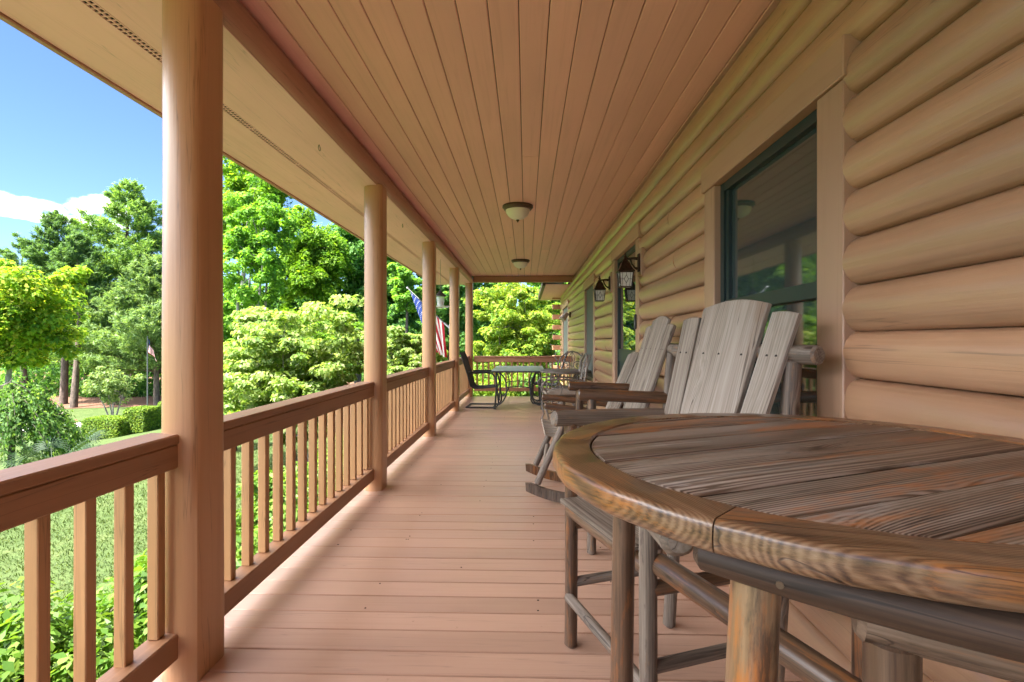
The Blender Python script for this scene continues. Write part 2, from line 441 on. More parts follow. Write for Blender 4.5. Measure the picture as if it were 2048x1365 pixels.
M['floodgrey'] = plain('flood_lamp_grey', (.34, .30, .25), .5)
M['hinge'] = plain('bell_black', (.02, .02, .022), .3)

GREY = [(.30, (.070, .052, .038)), (.41, (.19, .152, .118)), (.54, (.31, .265, .215)), (.70, (.43, .38, .325))]
M['adir'] = wood('weathered_board', GREY, gscale=34, stretch=.022, rough=.75, bump=.3, rings=.14, patch=[((.26, .19, .135), .60, 4, 'MIX'), ((.50, .45, .39), .66, 6, 'MIX')], spec=.25, knots=6, tone=.30)
LOGW = [(.30, (.06, .038, .024)), (.42, (.145, .094, .062)), (.56, (.235, .165, .115)), (.74, (.33, .255, .19))]
M['logw'] = wood('peeled_log', LOGW, gscale=34, stretch=.03, rough=.5, bump=.3, patch=[((.25, .10, .035), .54, 20, 'MIX'), ((.05, .03, .022), .58, 24, 'MIX')], coat=.15, coat_r=.3, knots=9, rings=.08)
LOGD = [(.30, (.026, .014, .008)), (.43, (.072, .038, .021)), (.58, (.135, .078, .044)), (.78, (.21, .135, .085))]
M['logd'] = wood('stained_log', LOGD, gscale=34, stretch=.03, rough=.42, bump=.3, patch=[((.24, .085, .022), .53, 20, 'MIX'), ((.02, .013, .009), .56, 22, 'MIX')], coat=.3, coat_r=.25, knots=9, rings=.08)
LOGG = [(.32, (.05, .038, .029)), (.44, (.125, .096, .073)), (.58, (.215, .175, .138)), (.78, (.33, .285, .24))]
M['apron'] = wood('shaded_log', [(.30, (.016, .009, .006)), (.45, (.045, .025, .015)), (.6, (.085, .050, .030)), (.8, (.13, .085, .055))], gscale=34, stretch=.03, rough=.6, bump=.3, knots=9, rings=.08)  # stained log colours darkened to put in the shade under the table top
M['logg'] = wood('grey_log', LOGG, gscale=34, stretch=.03, rough=.6, bump=.3, patch=[((.30, .16, .07), .56, 20, 'MIX'), ((.07, .05, .04), .58, 26, 'MIX')], knots=9, rings=.08)
LEGO = [(.30, (.07, .036, .018)), (.42, (.20, .115, .058)), (.58, (.33, .21, .115)), (.78, (.44, .32, .20))]
M['lego'] = wood('varnished_leg', LEGO, gscale=26, stretch=.04, rough=.35, bump=.2, patch=[((.40, .125, .016), .44, 20, 'MIX'), ((.030, .018, .013), .51, 22, 'MIX')], coat=.5, coat_r=.2, knots=9, rings=.08)
TOP = [(.33, (.022, .013, .009)), (.42, (.082, .053, .035)), (.51, (.175, .135, .103)), (.64, (.30, .258, .215))]
M['top'] = wood('table_planks', TOP, gscale=52, stretch=.018, rough=.5, bump=.6, patch=[((.36, .14, .04), .545, 11, 'MIX'), ((.028, .018, .014), .60, 16, 'MIX'), ((.36, .34, .32), .59, 12, 'MIX')], coat=.2, coat_r=.3, knots=5, tone=.16)
RIM = [(.30, (.026, .013, .008)), (.41, (.105, .054, .026)), (.53, (.185, .108, .058)), (.72, (.28, .185, .112))]
M['rim'] = wood('table_rim', RIM, gscale=66, stretch=.02, rough=.36, bump=.5, patch=[((.34, .125, .025), .51, 11, 'MIX'), ((.033, .018, .012), .57, 18, 'MIX')], coat=.45, coat_r=.16, knots=3, tone=.10, rings=.22)

def glassmat(name, col, rough=.03, ior=1.9):
    q = N(name)
    p = q.n('BsdfPrincipled'); p.inputs['Base Color'].default_value = (*col, 1); p.inputs['Roughness'].default_value = rough; p.inputs['IOR'].default_value = ior
    tc = q.n('TexCoord'); nz = q.n('TexNoise'); nz.inputs['Scale'].default_value = 3; q.l(tc.outputs['Object'], nz.inputs['Vector'])
    bp = q.n('Bump'); bp.inputs['Strength'].default_value = .03; bp.inputs['Distance'].default_value = .01; q.l(nz.outputs['Fac'], bp.inputs['Height']); q.l(bp.outputs['Normal'], p.inputs['Normal'])
    q.l(p.outputs[0], q.out.inputs[0])
    return q.m
M['glass'] = glassmat('window_glass', (.034, .054, .052), .035, ior=1.85)
M['doorglass'] = glassmat('door_glass', (.01, .02, .022), .02, 3.2)
M['screen'] = plain('insect_screen', (.105, .115, .10), .65, noise=.15, nscale=200)
M['tglass'] = plain('table_glass', (.27, .34, .325), .3, spec=.8)

# barks and leaves
def bark(name, a, b, sc=9):
    q = N(name); p = q.n('BsdfPrincipled'); p.inputs['Roughness'].default_value = .9
    tc = q.n('TexCoord'); mp = q.n('Mapping'); mp.inputs['Scale'].default_value = (1, 1, .25); q.l(tc.outputs['Object'], mp.inputs['Vector'])
    nz = q.n('TexNoise'); nz.inputs['Scale'].default_value = sc; nz.inputs['Detail'].default_value = 7; nz.inputs['Roughness'].default_value = .7; q.l(mp.outputs[0], nz.inputs['Vector'])
    r = q.n('ValToRGB'); ramp(r, [(.36, a), (.62, b)]); q.l(nz.outputs['Fac'], r.inputs['Fac']); q.l(r.outputs[0], p.inputs['Base Color'])
    bp = q.n('Bump'); bp.inputs['Strength'].default_value = .6; bp.inputs['Distance'].default_value = .04; q.l(nz.outputs['Fac'], bp.inputs['Height']); q.l(bp.outputs['Normal'], p.inputs['Normal'])
    q.l(p.outputs[0], q.out.inputs[0]); return q.m
M['barkp'] = bark('pine_bark', (.05, .035, .028), (.20, .145, .115))
M['barkg'] = bark('grey_bark', (.13, .12, .105), (.34, .32, .28))
M['barkd'] = bark('dark_bark', (.035, .028, .022), (.10, .082, .066))

M['lf_maple'] = leafmat('leaf_maple', [(0.096, 0.203, 0.022), (0.183, 0.332, 0.030), (0.300, 0.428, 0.043), (0.450, 0.450, 0.065)], .52)
M['lf_mid'] = leafmat('leaf_mid', [(0.078, 0.192, 0.030), (0.153, 0.322, 0.042), (0.257, 0.448, 0.057)], .52)
M['lf_bright'] = leafmat('leaf_bright', [(0.083, 0.189, 0.017), (0.148, 0.288, 0.023), (0.231, 0.362, 0.033)], .52)
M['lf_dark'] = leafmat('leaf_dark', [(0.053, 0.146, 0.039), (0.118, 0.273, 0.065), (0.218, 0.391, 0.100)], .52)
M['lf_pine'] = leafmat('leaf_pine', [(0.083, 0.178, 0.048), (0.168, 0.299, 0.072), (0.287, 0.417, 0.107)], .42)
M['lf_pineb'] = leafmat('leaf_pine_soft', [(0.093, 0.176, 0.062), (0.176, 0.277, 0.099), (0.268, 0.371, 0.140)], .42)
M['lf_pineg'] = leafmat('leaf_pine_dark', [(0.060, 0.129, 0.046), (0.116, 0.218, 0.070), (0.184, 0.300, 0.098)], .42)
M['lf_dog'] = leafmat('leaf_dogwood', [(.11, .20, .035), (.18, .28, .06), (.27, .36, .11), (.42, .47, .23)], .52)
M['lf_front'] = leafmat('leaf_front', [(0.083, 0.173, 0.023), (0.173, 0.288, 0.033), (0.281, 0.371, 0.052), (0.362, 0.395, 0.083)], .52)
M['lf_weep'] = leafmat('leaf_weep', [(0.057, 0.140, 0.033), (0.116, 0.231, 0.056), (0.215, 0.329, 0.099)], .52)
M['lf_box'] = leafmat('leaf_box', [(0.074, 0.148, 0.020), (0.140, 0.239, 0.027), (0.248, 0.329, 0.033)], .3)
M['lf_boxd'] = leafmat('leaf_box_dark', [(0.041, 0.099, 0.023), (0.083, 0.165, 0.037), (0.132, 0.222, 0.050)], .3)
M['lf_shrub'] = leafmat('leaf_shrub', [(0.061, 0.142, 0.019), (0.115, 0.223, 0.027), (0.203, 0.311, 0.047)], .38, rough=.45, spec=.3)
M['lf_crape'] = leafmat('leaf_crape', [(0.090, 0.165, 0.050), (0.165, 0.248, 0.074), (0.248, 0.314, 0.116)], .35)
M['lf_palm'] = leafmat('leaf_palm', [(.025, .055, .025), (.05, .085, .04)], .2)
M['flower'] = plain('red_flower', (.45, .03, .05), .6)
M['stone'] = plain('garden_stone', (.30, .25, .21), .9, noise=.3, nscale=4)

# ================================================================== SETTING: ground, drive, deck
Y0, Y1 = -3.2, 11.42            # near and far ends of the porch
XW = 1.10                        # wall groove plane
XD = -1.43                       # outer edge of the deck
ZC = 2.72                        # ceiling

def sheet(name, xs, ys, zf, mat, kind='structure'):
    X, Y = np.meshgrid(xs, ys, indexing='ij'); Z = zf(X, Y)
    vs = np.stack([X, Y, Z], -1).reshape(-1, 3)
    nx, ny = len(xs), len(ys)
    i = np.arange(nx - 1)[:, None] * ny + np.arange(ny - 1)[None, :]
    fs = np.stack([i, i + ny, i + ny + 1, i + 1], -1).reshape(-1, 4)
    me = bpy.data.meshes.new(name); me.from_pydata(vs.tolist(), [], fs.tolist()); me.polygons.foreach_set('use_smooth', [True] * len(fs)); me.update()
    o = link(name, me, mat); o['kind'] = kind
    return o

def lawn_mat():
    q = N('lawn'); p = q.n('BsdfPrincipled'); p.inputs['Roughness'].default_value = .9; p.inputs['Specular IOR Level'].default_value = .1
    tc = q.n('TexCoord'); nz = q.n('TexNoise'); nz.inputs['Scale'].default_value = 1.2; nz.inputs['Detail'].default_value = 10; nz.inputs['Roughness'].default_value = .75
    q.l(tc.outputs['Object'], nz.inputs['Vector'])
    r = q.n('ValToRGB'); ramp(r, [(.3, (.050, .080, .024)), (.5, (.074, .108, .034)), (.7, (.105, .130, .046))]); q.l(nz.outputs['Fac'], r.inputs['Fac'])
    q.l(r.outputs[0], p.inputs['Base Color'])
    n2 = q.n('TexNoise'); n2.inputs['Scale'].default_value = 60; n2.inputs['Detail'].default_value = 6; q.l(tc.outputs['Object'], n2.inputs['Vector'])
    bp = q.n('Bump'); bp.inputs['Strength'].default_value = .8; bp.inputs['Distance'].default_value = .03; q.l(n2.outputs['Fac'], bp.inputs['Height']); q.l(bp.outputs['Normal'], p.inputs['Normal'])
    q.l(p.outputs[0], q.out.inputs[0]); return q.m
M['lawn'] = lawn_mat()
M['mulch'] = plain('pine_straw', (.15, .075, .042), .95, noise=.45, nscale=14)
M['drive'] = plain('driveway_concrete', (.42, .40, .38), .85, noise=.12, nscale=3)
M['bed'] = plain('bed_soil', (.06, .042, .03), .95, noise=.4, nscale=20)

xs = np.unique(np.concatenate([np.linspace(-260, -60, 12), np.linspace(-60, 10, 71), np.linspace(10, 160, 10)]))
ys = np.unique(np.concatenate([np.linspace(-120, -20, 6), np.linspace(-20, 80, 91), np.linspace(80, 320, 12)]))
sheet('lawn', xs, ys, ground, M['lawn'])
sheet('driveway', np.linspace(-70, -8, 63), np.linspace(30.6, 34.2, 8), lambda X, Y: ground(X, Y - .0) + .02, M['drive'])
sheet('pine_straw_bank', np.linspace(-75, 26, 110), np.linspace(43.5, 78, 40), lambda X, Y: ground(X, Y) + .03 + .5 * np.clip((Y - 44) / 12, 0, 1), M['mulch'])
sheet('planting_bed', np.linspace(-3.7, 1.0, 12), np.linspace(-4, 15.5, 40), lambda X, Y: ground(X, Y) + .02, M['bed'])

# deck: painted boards laid across the porch
bd = MB(); pitch = .1452; y = Y0
while y < Y1:
    w = min(pitch - .005, Y1 - y)
    dz = random.uniform(-.0012, .0012)
    if False:
        xj = random.choice([-.35, .1, .45])
        bd.box(XD, xj - .0015, y, y + w, -.036, dz, bev=.003); bd.box(xj + .0015, XW + .02, y, y + w, -.036, dz + .0006, bev=.003)
    else:
        bd.box(XD, XW + .02, y, y + w, -.036, dz, bev=.003)
    y += pitch
deck = bd.build('porch_floor', M['deck']); deck['kind'] = 'structure'
b = MB(); b.box(XD + .02, XW, Y0 + .02, Y1 - .02, -.28, -.045); b.build('nail_subframe', M['dark'])['kind'] = 'structure'
bpy.data.objects['nail_subframe'].name = 'porch_floor_frame'
# fine screw heads and little dents in the paint
b = MB()
for k in range(150):
    yy = Y0 + pitch * (random.randint(14, 100) + random.choice([.18, .82])); xx = random.choice([-1.15, -.75, -.35, .05, .45, .85]) + random.uniform(-.012, .012)
    b.lathe([(.0045, .0), (.004, .0016)], 8, xx, yy, .0)
o = b.build('deck_screw', M['rust'], deck)

# ================================================================== HOUSE
house = thing('log_house', 'tan painted log house wall with green framed windows along the porch', 'house', (0, 0, 0))
YEND = 15.35
XT = 1.03                        # face of the window trim
TRIMS = [                        # y0,y1 of trim, z0,z1
    (1.671, 2.949, .62, 2.238), (4.64, 6.07, .0, 2.33), (7.65, 9.03, .62, 2.27), (12.4, 14.45, .62, 2.27)]
COURSE = .1546
zg = 2.054 - 14 * COURSE
wall = MB()
zs0 = [zg + i * COURSE for i in range(0, 18)]
for i, z0 in enumerate(zs0):
    z1 = z0 + COURSE; zm = (z0 + z1) / 2
    if z0 > ZC: break
    holes = sorted((a, b_) for a, b_, c, d in TRIMS if c < zm < d)
    segs = []; y = -3.4
    for a, b_ in holes:
        segs.append((y, a + .004)); y = b_ - .004
    segs.append((y, YEND))
    segs2 = []
    for (ya, yb) in segs:
        if yb - ya > 1.2 and random.random() < .55:
            ym = random.uniform(ya + .5, yb - .5); segs2 += [(ya, ym - .0012), (ym + .0012, yb)]
        else: segs2.append((ya, yb))
    for (ya, yb) in segs2:
        ys_ = np.arange(ya, yb, .18).tolist() + [yb]
        if len(ys_) > 2 and ys_[-1] - ys_[-2] < .05: ys_.pop(-2)
        prof = []
        for k in range(11):
            th = -PI / 2 + PI * k / 10
            prof.append((math.cos(th) ** .72 * .068 if abs(math.cos(th)) > 1e-6 else 0, .5 + .5 * math.sin(th)))
        vs = []; ph = random.random() * 9
        for yy in ys_:
            wob = .0025 * math.sin(yy * 1.7 + ph) + .0015 * math.sin(yy * 4.1 + ph * 2)
            for (dx, u) in prof:
                hd = dx * (1 + .04 * math.sin(yy * 2.3 + ph + u * 5))
                vs.append((XW - hd + .0, yy, z0 + COURSE * u + wob * (1 if 0 < u < 1 else .6)))
        n = len(prof); fs = []
        for a in range(len(ys_) - 1):
            for k in range(n - 1):
                fs.append((a * n + k, a * n + k + 1, (a + 1) * n + k + 1, (a + 1) * n + k))
        fs.append(tuple(range(n))); fs.append(tuple((len(ys_) - 1) * n + k for k in range(n - 1, -1, -1)))
        wall.add(vs, fs, True)
wall_o = wall.build('log_wall', M['log'], house)
# the backing of the wall, floor to eave, with the far gable side
b = MB(); b.box(1.121, 1.32, -3.4, YEND - .02, -1.2, 2.80); b.build('wall_core', M['dark'], house)
b = MB(); b.box(1.33, 8.5, -6, YEND - .05, -1.3, 2.9); b.build('house_body', M['trim'], house)
b = MB(); b.box(XW - .045, 1.31, Y0, YEND - .03, -1.25, -.3); b.build('foundation', M['stone'], house)
# log ends of the cross wall at the far corner
for i, z0 in enumerate(zs0):
    if i % 2 == 1 and z0 < 2.55:
        b = MB(); b.box(.80 + random.uniform(-.008, .008), 1.12, YEND - .02, YEND + .13, z0 + .006, z0 + COURSE - .004, bev=.012)
        b.build('log_end', M['railx'], house)

def window(y0, y1, z0, z1, kind, tw=.15, head_over=.02):
    """trimmed opening: trim > sash, pane, screen"""
    b = MB(); b.box(XT - .012, 1.12, y0 - head_over, y1 + head_over, z1 - .1335, z1, bev=.004)
    t = b.build('window' if kind != 'door' else 'door', M['trimy'], house)
    b = MB(); b.box(XT, 1.12, y0, y0 + tw, z0 + .001, z1 - .135, bev=.004); b.build('side_casing', M['trim'], t)
    b = MB(); b.box(XT, 1.12, y1 - tw, y1, z0 + .001, z1 - .135, bev=.004); b.build('side_casing', M['trim'], t)
    if kind != 'door':
        b = MB(); b.box(XT - .03, 1.12, y0 - .03, y1 + .03, z0 - .06, z0, bev=.006); b.build('sill', M['trimy'], t)
    a, c = y0 + tw + .002, y1 - tw - .002
    lo, hi = z0 + .002, z1 - .1355
    xf = XT + .035
    fr = MB(); fw = .045
    fr.box(xf, 1.115, a, a + fw, lo, hi); fr.box(xf, 1.115, c - fw, c, lo, hi)
    fr.box(xf + .001, 1.114, a + fw, c - fw, hi - fw, hi); fr.box(xf + .001, 1.114, a + fw, c - fw, lo, lo + fw)
    if kind == 'sash':
        zm = 1.44
        fr.box(xf + .006, 1.110, a + fw, c - fw, zm - .03, zm + .03)
        # inner stiles of the two sashes
        fr.box(xf + .012, 1.108, a + fw, a + fw + .035, lo + fw, hi - fw); fr.box(xf + .012, 1.108, c - fw - .035, c - fw, lo + fw, hi - fw)
        fr.build('sash', M['frame'], t)
        p = MB(); p.box(xf + .040, xf + .048, a + fw + .036, c - fw - .036, lo + fw + .001, 1.409); p.build('pane', M['glass'], t)
        p = MB(); p.box(xf + .030, xf + .038, a + fw + .036, c - fw - .036, 1.471, hi - fw - .001); p.build('pane', M['glass'], t)
    elif kind == 'screen':
        fr.build('sash', M['frame'], t)
        p = MB(); p.box(xf - .004, xf + .002, a + .002, c - .002, lo + .01, hi - .01); p.build('screen', M['screen'], t)
    elif kind == 'door':
        fr.box(xf + .006, 1.110, a + fw, c - fw, 1.02, 1.16)
        fr.build('storm_door_frame', M['frame'], t)
        p = MB(); p.box(xf + .016, xf + .024, a + fw + .001, c - fw - .001, 1.161, hi - fw - .001); p.build('pane', M['doorglass'], t)
        p = MB(); p.box(xf + .014, xf + .03, a + fw + .001, c - fw - .001, lo + fw + .001, 1.019); p.build('kick_panel', M['frame'], t)
        h = MB(); h.tube([(xf - .045, a + .02, 1.08), (xf - .055, a + .10, 1.085), (xf - .05, a + .15, 1.07)], .011, 8); h.tube([(xf + .004, a + .022, 1.08), (xf - .045, a + .022, 1.08)], .012, 8)
        h.build('handle', M['hinge'], t)
        h = MB(); h.box(XT - .022, XT - .001, y0 + .085, y0 + .12, 1.36, 1.50, bev=.006); h.build('bell_button', M['hinge'], t)
    return t
window(*TRIMS[0], 'sash'); window(*TRIMS[1], 'door'); window(*TRIMS[2], 'screen'); window(*TRIMS[3], 'screen')
# house roof: main slope, porch slope and the eave beyond the porch
b = MB()
def slab(b, p, th):   # p: four points, thickened downwards
    vs = [Vector(q) for q in p] + [Vector(q) - Vector((0, 0, th)) for q in p]
    b.add(vs, [(0, 1, 2, 3), (7, 6, 5, 4), (0, 4, 5, 1), (1, 5, 6, 2), (2, 6, 7, 3), (3, 7, 4, 0)])
slab(b, [(-2.11, Y0 - .4, 2.72), (4.6, Y0 - .4, 4.9), (4.6, YEND + .5, 4.9), (-2.11 + 2.55, YEND + .5, 2.72 + .83)], .10) if False else None
slab(b, [(-2.11, Y0 - .5, 2.70), (5.0, Y0 - .5, 5.1), (5.0, Y1 + .35, 5.1), (-2.11, Y1 + .35, 2.70)], .11)
slab(b, [(5.0, Y0 - .5, 5.1), (10, Y0 - .5, 3.4), (10, YEND + .6, 3.4), (5.0, YEND + .6, 5.1)], .11)
slab(b, [(.42, Y1 + .352, 2.72 + .10), (5.0, Y1 + .352, 5.08), (5.0, YEND + .6, 5.08), (.42, YEND + .6, 2.72 + .10)], .11)
b.build('roof', M['shingle'], house)
b = MB()
for k in range(3): b.box(.46, 1.08, Y1 + .36 + k * 1.5, Y1 + .36 + k * 1.5 + 1.485, 2.56, 2.575)
b.build('eave_soffit', M['soffit'], house)
b = MB(); b.box(.38, .455, Y1 + .36, YEND + .6, 2.54, 2.69, bev=.01); b.build('gutter', M['gutter'], house)
# floodlight on the far wall: two lamps on a round box
fl = thing('flood_light', 'twin grey flood light on the log wall near the far porch corner', 'flood light', (1.035, 11.75, 1.86))
b = MB(); b.tube([(.01, 0, 0), (-.03, 0, 0)], .06, 16); b.build('base', M['bronze'], fl)
for s in (-1, 1):
    b = MB(); b.tube([(-.03, s * .02, 0), (-.09, s * .06, .02)], .014, 8); b.tube([(-.08, s * .06, .03), (-.15, s * .09, -.06), (-.18, s * .10, -.10)], [.045, .06, .075], 16)
    b.build('lamp_head', M['floodgrey'], fl)
fl.scale = (1.1, 1.1, 1.1)

# ================================================================== PORCH ROOF: ceiling, beams, soffit
roof = thing('porch_ceiling', 'tan tongue and groove porch ceiling with soffit, beams and vent strip', 'ceiling', (0, 0, 0))
b = MB(); x = -1.265; cw = .1372
while x < XW + .02:
    # board ends are butted at random
    cuts = sorted([Y0] + [random.uniform(Y0 + .6, Y1 - .6) for _ in range(1 if random.random() < .5 else 0)] + [Y1])
    for a, c in zip(cuts[:-1], cuts[1:]):
        b.box(x, x + cw - .004, a + .0007, c - .0007, ZC, ZC + .018, bev=.0038)
    x += cw
b.build('ceiling_boards', M['ceil'], roof)
b = MB(); b.box(-1.385, XW, Y0, Y1 + .055, ZC + .020, ZC + .03); b.build('ceiling_back', M['dark'], roof)
# long eave beam: a log flattened on three sides
prof = [(-1.262, 2.735), (-1.232, 2.715), (-1.205, 2.68), (-1.196, 2.645), (-1.198, 2.605), (-1.212, 2.57), (-1.24, 2.552), (-1.39, 2.552), (-1.39, 2.735)]
def extrude_y(prof, ya, yb, step=.4, wob=.002):
    b = MB(); ys_ = np.linspace(ya, yb, max(2, int((yb - ya) / step))); vs = []; n = len(prof); fs = []
    for yy in ys_:
        d = wob * math.sin(yy * 1.9)
        vs += [(px + d, yy, pz + d * .5) for px, pz in prof]
    for a in range(len(ys_) - 1):
        for k in range(n):
            fs.append((a * n + k, (a + 1) * n + k, (a + 1) * n + (k + 1) % n, a * n + (k + 1) % n))
    fs.append(tuple(range(n))); fs.append(tuple((len(ys_) - 1) * n + k for k in range(n - 1, -1, -1)))
    b.add(vs, fs, True); return b
extrude_y(prof, Y0, Y1 + .12).build('eave_beam', M['beam'], roof)
b = MB(); b.tube([(-1.250, Y0, 2.707), (-1.250, Y1 - .02, 2.707)], .016, 8); b.build('quarter_round', M['trimy'], roof)
b = MB(); b.box(-1.19, XW, Y1 - .06, Y1 + .06, 2.575, 2.715, bev=.012); b.build('end_beam', M['railx'], roof)
# soffit panels either side of the vent strip
b = MB(); y = Y0
while y < Y1 + .3:
    b.box(-1.665, -1.392, y, min(y + 2.436, Y1 + .3), 2.560, 2.572); b.box(-2.09, -1.722, y, min(y + 2.436, Y1 + .3), 2.560, 2.572); y += 2.44
b.build('soffit_panel', M['soffit'], roof)
b = MB(); b.box(-1.664, -1.392, Y0, Y1 + .3, 2.573, 2.58); b.box(-1.44, -1.243, Y0, Y1 + .3, 2.5465, 2.5512, bev=.002)
b.build('soffit_batten', M['soffit'], roof)
b = MB(); vb = MB()
y = Y0
k = 0
while y < Y1 + .25:
    L = 2.4 if False else .61
    # slotted strip: three rails, short bars between
    b.box(-1.721, -1.714, y, y + L, 2.559, 2.564); b.box(-1.697, -1.690, y, y + L, 2.5592, 2.564); b.box(-1.673, -1.666, y, y + L, 2.559, 2.564)
    b.box(-1.721, -1.666, y - .018, y, 2.5588, 2.5642)
    yy = y + .02
    while yy < y + L - .025:
        b.box(-1.7135, -1.6975, yy, yy + .006, 2.5595, 2.5635); b.box(-1.6895, -1.6735, yy, yy + .006, 2.5595, 2.5635); yy += .0245
    y += L + .018
b.build('vent_strip', M['soffit'], roof)
b = MB(); b.box(-1.725, -1.662, Y0, Y1 + .3, 2.585, 2.59); b.build('vent_slot', M['dark'], roof)
b = MB(); b.box(-2.125, -2.092, Y0 - .4, Y1 + .3, 2.548, 2.72, bev=.004); b.build('fascia', M['beam'], roof)
# screw eyes in the soffit
def eye_hook(Y, X=-1.365):
    b = MB(); pts = [(.0, .017 * math.cos(a), -.032 + .017 * math.sin(a)) for a in np.linspace(PI * .5, PI * 2.35, 12)]
    b.tube([(0, 0, 0), (0, 0, -.016)] + pts[1:], .0028, 6)
    o = b.build('eye_hook', M['cord']); o.location = (X, Y, 2.556); return o
o = eye_hook(3.3); tag(o, 'first steel screw eye in the soffit, between the two nearest posts', 'hook', 'screw eyes in the soffit')
o = eye_hook(5.55); tag(o, 'second steel screw eye in the soffit, beyond the second post', 'hook', 'screw eyes in the soffit')

# ================================================================== POSTS
POSTY = [-.45, 1.90, 4.26, 6.65, 9.01, 11.38]
def post_mesh():
    b = MB(); r = .104; n = 28
    prof = []
    for k in range(n):
        th = PI * 2 * k / n
        x_, y_ = r * math.cos(th), r * math.sin(th)
        prof.append((min(x_, .070), y_))
    vs = []; fs = []
    zs = np.linspace(.0, 2.555, 14)
    for i, z in enumerate(zs):
        f = 1 + .012 * math.sin(z * 2.2 + 1) + .006 * math.sin(z * 6)
        f *= 1.01 - .035 * z / 2.5
        vs += [(px * f if px < .0698 else .070, py * f, z) for px, py in prof]
    m = len(zs)
    for i in range(m - 1):
        for k in range(n): fs.append((i * n + k, i * n + (k + 1) % n, (i + 1) * n + (k + 1) % n, (i + 1) * n + k))
    fs.append(tuple(range(n - 1, -1, -1))); fs.append(tuple((m - 1) * n + k for k in range(n)))
    b.add(vs, fs, True)
    me_o = b.build('porch_post', M['post'])
    return me_o
PL = [None, 'nearest brown log porch post, tall at the left with a flat inner face', 'second brown log porch post from the viewer, with the wide railing joints',
      'third brown log porch post, hiding the middle of the hanging flag', 'fourth brown log porch post, beside the bird feeder', 'farthest brown log porch post, at the far railing corner']
pp = post_mesh()
for i, y in enumerate(POSTY[1:], 1):
    o = pp if i == 1 else pp.copy()
    if i > 1: COL.objects.link(o)
    o.location = (-1.270, y, .001)
    tag(o, PL[i], 'porch post', 'log posts of the porch')

# ================================================================== RAILINGS
def railing(ya, yb, label, nb):
    t = thing('porch_railing', label, 'railing', (-1.30, ya, 0), 0, 'railing sections between the porch posts')
    L = yb - ya
    bow = .004
    b = MB(); b.box(-.083, .042, 0, L, .876, .912, bev=.006); b.build('top_cap', M['rail'], t)
    b = MB(); b.box(.000, .038, .0, L, .789, .8745, bev=.004); b.build('top_rail', M['rail'], t)
    b = MB(); b.box(-.048, .040, .0, L, .095, .19, bev=.005); b.build('bottom_rail', M['rail'], t)
    for k in range(nb):
        yy = (k + .62) * L / nb
        b = MB(); b.box(-.041, -.001, yy - .0195, yy + .0195, .1905, .8755, bev=.003)
        o = b.build('baluster', M['bal'], t); o.rotation_euler = (random.uniform(-.003, .003), 0, 0)
    return t
RL = ['nearest railing section, cut by the left edge of the photo', 'long railing section between the first and second posts', 'railing section between the second and third posts',
      'railing section between the third and fourth posts, under the flag', 'shortest looking railing section between the fourth and fifth posts']
for i in range(5):
    railing(POSTY[i] + .075, POSTY[i + 1] - .075, RL[i], 15)
t = thing('porch_railing', 'far end railing across the porch behind the patio table', 'railing', (-1.17, Y1 - .04, 0), 0, 'railing sections between the porch posts')
L = XW - .05 + 1.17
b = MB(); b.box(0, L, -.06, .06, .876, .912, bev=.006); b.build('top_cap', M['railx'], t)
b = MB(); b.box(0, L, -.038, .0, .775, .8745, bev=.004); b.build('top_rail', M['railx'], t)
b = MB(); b.box(0, L, -.044, .044, .12, .20, bev=.005); b.build('bottom_rail', M['railx'], t)
for k in range(17):
    xx = (k + .5) * L / 17
    b = MB(); b.box(xx - .0195, xx + .0195, .001, .04, .2005, .8755, bev=.003); b.build('baluster', M['bal'], t)

# ================================================================== LAMPS
def ceiling_lamp(x, y, label):
    t = thing('ceiling_light', label, 'ceiling light', (x, y, ZC), 0, 'flush lights on the porch ceiling')
    b = MB(); b.lathe([(.165, .0), (.168, -.018), (.155, -.028), (.150, -.040), (.136, -.046), (.10, -.047)], 36); b.build('ring', M['bronze2'], t)
    b = MB(); b.lathe([(.132, -.046), (.126, -.075), (.105, -.108), (.07, -.134), (.03, -.148), (.006, -.151)], 36); b.build('glass_bowl', M['frost'], t)
    b = MB(); b.lathe([(.016, -.150), (.018, -.158), (.010, -.166), (.006, -.176), (.001, -.18)], 14); b.build('finial', M['bronze2'], t)
    return t
ceiling_lamp(-.09, 5.5, 'nearer ceiling light with white glass bowl and bronze ring')
ceiling_lamp(-.10, 9.2, 'farther small ceiling light with white glass bowl near the end beam')

